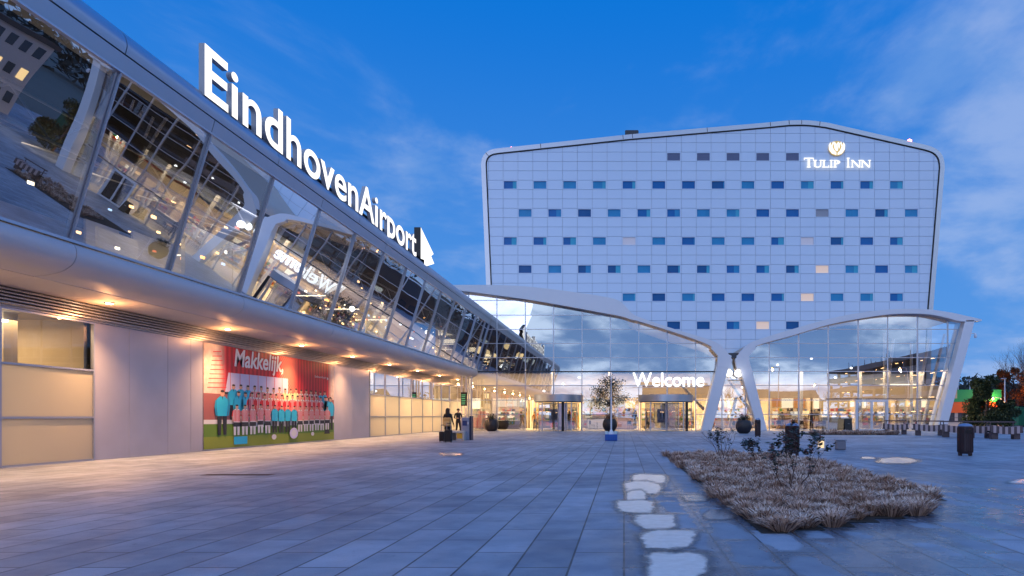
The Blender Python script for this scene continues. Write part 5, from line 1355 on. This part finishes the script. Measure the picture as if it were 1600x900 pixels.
# green container, white van, lamp posts
Yc = 75; a, b = W(1592, 0, Yc)[0], W(1640, 0, Yc)[0]
t = thing('green_container', 'dark green ribbed container at the right edge', 'container', ((a+b)/2, Yc, 0)); mb = MB().box(a, b, Yc, Yc+2.4, .2, 2.4)
for k in range(12): mb.box(a+.1+k*.3, a+.22+k*.3, Yc-.04, Yc, .3, 2.3)
mb.build('body', mat('container_green', (.02, .16, .09), .5), t); MB().box(a-.05, b+.05, Yc-.1, Yc+2.5, 2.4, 2.52).build('lid', M['black'], t); MB().rbox(a-.02, b, Yc-.03, Yc+2.3, 0, .2, .02).build('skid', M['black'], t)
Yv = 78; vx = W(1577, 0, Yv)[0]
t = thing('white_van', 'white delivery van parked left of the green container', 'van', (vx, Yv, 0))
MB().prism([(-1.0, .35), (1.0, .35), (1.0, 1.1), (.92, 2.15), (.80, 2.3), (-.80, 2.3), (-.92, 2.15), (-1.0, 1.1)], lambda p, tt: (vx+p[0], tt, p[1]), Yv-.6, Yv+4.2).build('body', mat('van_white', (.65, .65, .7), .3), t)
MB().prism([(-1.0, .35), (1.0, .35), (1.0, 1.0), (.95, 1.15), (-.95, 1.15), (-1.0, 1.0)], lambda p, tt: (vx+p[0], tt, p[1]), Yv-1.3, Yv-.605).build('bonnet', mat('van_white2', (.65, .65, .7), .3), t)
MB().prism([(-.85, 1.2), (.85, 1.2), (.78, 1.95), (-.78, 1.95)], lambda p, tt: (vx+p[0], tt, p[1]), Yv-.66, Yv-.605).build('windscreen', mat('van_glass', (.02, .03, .05), .08), t)
for s_ in (-1, 1):
    MB().rbox(vx+s_*.78-.12, vx+s_*.78+.12, Yv-1.34, Yv-1.28, .7, .88, .02).build('headlight', mat('headlight', (.8, .8, .8), .2), t)
    for yy in (-.8, 3.2): MB().tube((vx+s_*.98, Yv+yy, .34), (vx+s_*.78, Yv+yy, .34), .34, n=18).build('wheel', M['black'], t)
def post(px, Y, ptop, lab, lamp=False, off=0):
    x, _, zt_ = W(px, ptop, Y); t = thing('lamp_post', lab, 'lamp post', (x, Y, 0), 'slim lamp posts at the right')
    MB().tube((x, Y, 0), (x, Y, zt_), .10, .06, 10).build('post', M['white'], t, True); MB().rbox(x-.45, x+.15, Y-.12, Y+.12, zt_-.02, zt_+.10, .03).build('lamp_head', M['alu'], t)
post(1497, 100, 600, 'slim pale lamp post just right of the leaning column'); post(1515.5, 98, 594, 'slim pale lamp post left of the dark evergreen tree'); post(1570, 80, 592, 'slim pale lamp post in front of the orange lit tree')
SOD = emitmat('sodium_glow', (1, .42, .10), 60)
def street_lamp(x, y, h, lab, e_=900, d=(-1, 0), group='orange street lamps round the plaza'):
    t = thing('street_lamp', lab, 'street lamp', (x, y, 0), group)
    MB().tube((x, y, 0), (x, y, h), .09, .06, 10).tube((x, y, h), (x+d[0]*.9, y+d[1]*.9, h+.15), .045).build('post', M['alu'], t)
    MB().lathe((x+d[0]*1.1, y+d[1]*1.1, h+.06), [(.10, -.10), (.22, .0), (.20, .10), (.05, .16)], 14).build('lamp_head', M['alu'], t)
    MB().lathe((x+d[0]*1.1, y+d[1]*1.1, h-.06), [(.03, -.12), (.13, -.08), (.14, .0), (.10, .015)], 14).build('bulb', SOD, t)
    light('street_light', 'POINT', (x+d[0]*1.1, y+d[1]*1.1, h-.35), e_, (1, .42, .12), t, radius=.15)
sl = W(1551, 622, 83); street_lamp(sl[0]+1.1, 83, sl[2], 'low orange street lamp glowing behind the evergreen tree', 600, (-1, 0))
light('tree_orange_fill', 'POINT', (W(1600, 0, 83)[0], 83.5, 3.0), 260, (1, .34, .06), None, radius=.3)  # added fill without a fixture, gives the tree its orange light

# ------------------------------------------------------------------ the plaza's other sides, seen in the glass
street_lamp(46.5, 9, 9.0, 'orange street lamp in front of the parking decks, nearest the hall', 900, (-1, 0))
street_lamp(43, -26, 8.6, 'orange street lamp in front of the far end of the parking decks', 900, (-1, 0))
street_lamp(27, 2, 9.6, 'orange street lamp on the open plaza behind the viewer', 500, (-1, 0))
conc = mat('deck_concrete', (.16, .15, .15), .8, noise=.2, nscale=.4); deckdark = mat('dark_cladding', (.05, .045, .05), .8)  # plain dark cladding, used for roofs and masts as well
STR = emitmat('deck_lamp', (1, .55, .22), 7)
def garage(x0, y0, y1, H, lab):
    t = thing('parking_garage', lab, 'parking garage', (x0, (y0+y1)/2, 0)); dep = 22; nf = 5; fh = H/nf
    for k in range(nf+1):
        MB().box(x0, x0+dep, y0, y1, k*fh-.15 if k else .005, k*fh+.15).build('deck', conc, t)
        if k: MB().box(x0-.08, x0-.0, y0, y1, k*fh-.25, k*fh+.75).build('parapet', conc, t)
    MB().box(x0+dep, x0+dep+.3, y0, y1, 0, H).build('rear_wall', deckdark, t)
    y = y0
    while y <= y1: MB().box(x0+.1, x0+.6, y-.2, y+.2, .16, H-.16).build('column', conc, t); y += 7.5
    mb = MB(); rs = random.Random(2)
    for k in range(nf):
        y = y0+2
        while y < y1-2:
            if rs.random() < .75: mb.box(x0+2.5, x0+2.62, y, y+1.5, (k+1)*fh-.30, (k+1)*fh-.22)
            y += 3.7
    mb.build('deck_lamps', STR, t)
    y = y0
    mb = MB()
    while y < y1: mb.tube((x0+1, y, H), (x0+1, y, H+rs.uniform(.6, 2.2)), .06); y += rs.uniform(2, 6)
    mb.build('roof_masts', deckdark, t)
garage(53, -52, 13, 12, 'long dark multi storey parking garage with warm lamp rows behind the viewer')
def office(x0, x1, y0, y1, H, lab, seed, wall_, roofc=None, face='y', gable=0, gname='office_building', side=False):
    rs = random.Random(seed); t = thing(gname, lab, 'building', ((x0+x1)/2, (y0+y1)/2, 0))
    MB().box(x0, x1, y0, y1, 0, H).build('wall', wall_, t)
    if gable:
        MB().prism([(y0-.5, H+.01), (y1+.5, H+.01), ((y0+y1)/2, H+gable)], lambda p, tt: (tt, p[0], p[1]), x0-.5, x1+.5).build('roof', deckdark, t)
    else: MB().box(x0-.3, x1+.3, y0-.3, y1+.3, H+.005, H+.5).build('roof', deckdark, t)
    fl = max(1, int(H/2.6)); wins_n = 0
    if side:
        for k in range(fl):
            for i in range(6): MB().box(x0-.06, x0-.01, y0+.3+i*1.3, y0+1.0+i*1.3, 1.2+k*2.6, 2.3+k*2.6).build('window', rs.choice((wd, wd, wl1)), t)
    span = (x1-x0) if face != 'x' else (y1-y0); nn = max(2, int(span/2.8))
    while nn*fl > 90: nn -= 1
    pit = span/nn
    for k in range(fl):
        for i in range(nn):
            z = 1+k*2.6; m_ = rs.choice((wd, wd, wd, wl1, wl2)) if rs.random() < .75 else wd
            if face == 'y+': MB().box(x0+i*pit+.5, x0+(i+1)*pit-.5, y1+.01, y1+.06, z, z+1.6).build('window', m_, t)
            elif face == 'x': MB().box(x0-.06, x0-.01, y0+i*pit+.5, y0+(i+1)*pit-.5, z, z+1.6).build('window', m_, t)
            else: MB().box(x0+i*pit+.5, x0+(i+1)*pit-.5, y0-.06, y0-.01, z, z+1.6).build('window', m_, t)
wd = mat('dark_pane', (.03, .05, .07), .1, spec=.8); wl1 = emitmat('lit_pane_warm', (1, .66, .3), 1.8); wl2 = emitmat('lit_pane_pale', (.9, .9, .8), .9)
grey = mat('grey_render', (.42, .41, .44), .8, noise=.1); brick = mat('dusk_brick', (.14, .08, .06), .85, noise=.15)
office(35, 53, -70, -57, 5.0, 'low dark roofed building with lit windows far behind the viewer', 5, brick, gable=3.6, face='y+', gname='pitched_building')
office(6, 26, -92, -80, 8, 'distant dark building with a raised roof behind the viewer', 6, brick, gable=4, face='y+', gname='pitched_building')
office(45, 74, 58, 66, 8.0, 'grey office building with lit windows beyond the right edge', 7, grey, gname='office_building', side=True)
office(72, 90, 30, 62, 10, 'grey office block further right beyond the plaza', 8, grey, face='x', gname='office_building')
bare_tree((44, 48, 0), 8.5, 41, 'bare plaza tree in front of the grey office building', spread=.62, depth=4)
bare_tree((50, 46, 0), 8.0, 43, 'bare plaza tree right of the grey office building', spread=.62, depth=4)
for i, (x, y) in enumerate(((47, -45), (58, -66), (30, -72), (20, -76), (-10, -80), (62, 20))):
    bare_tree((x, y, 0), 10+i % 3*2, 50+i, ['bare tree by the parking decks', 'bare tree behind the low dark building', 'bare tree left of the low dark building', 'bare tree between two dark buildings', 'bare tree at the far side of the plaza', 'bare tree beyond the near end of the parking decks'][i]+' behind the viewer', spread=.65, depth=4)
# treeline all round
mb = MB()
for k in range(150):
    a = rs.uniform(0, 2*math.pi); Rr = rs.uniform(230, 300); x, yv = Rr*math.cos(a), Rr*math.sin(a)
    H = rs.uniform(9, 15)
    for i in range(90):
        z = H*rs.random()**.7; p = Vector((x+rs.gauss(0, 6), yv+rs.gauss(0, 6), z)); u = Vector((rs.uniform(-1, 1), rs.uniform(-1, 1), rs.uniform(-.4, 1))).normalized()*1.6; v = u.cross(Vector((0, .3, .9))).normalized()*.8
        mb.face([p-u, p+v, p+u, p-v], rs.choice(fm))
kind(mb.build('distant_treeline', None), 'stuff')
for o in list(bpy.data.objects):
    if '_o' in o: del o['_o']
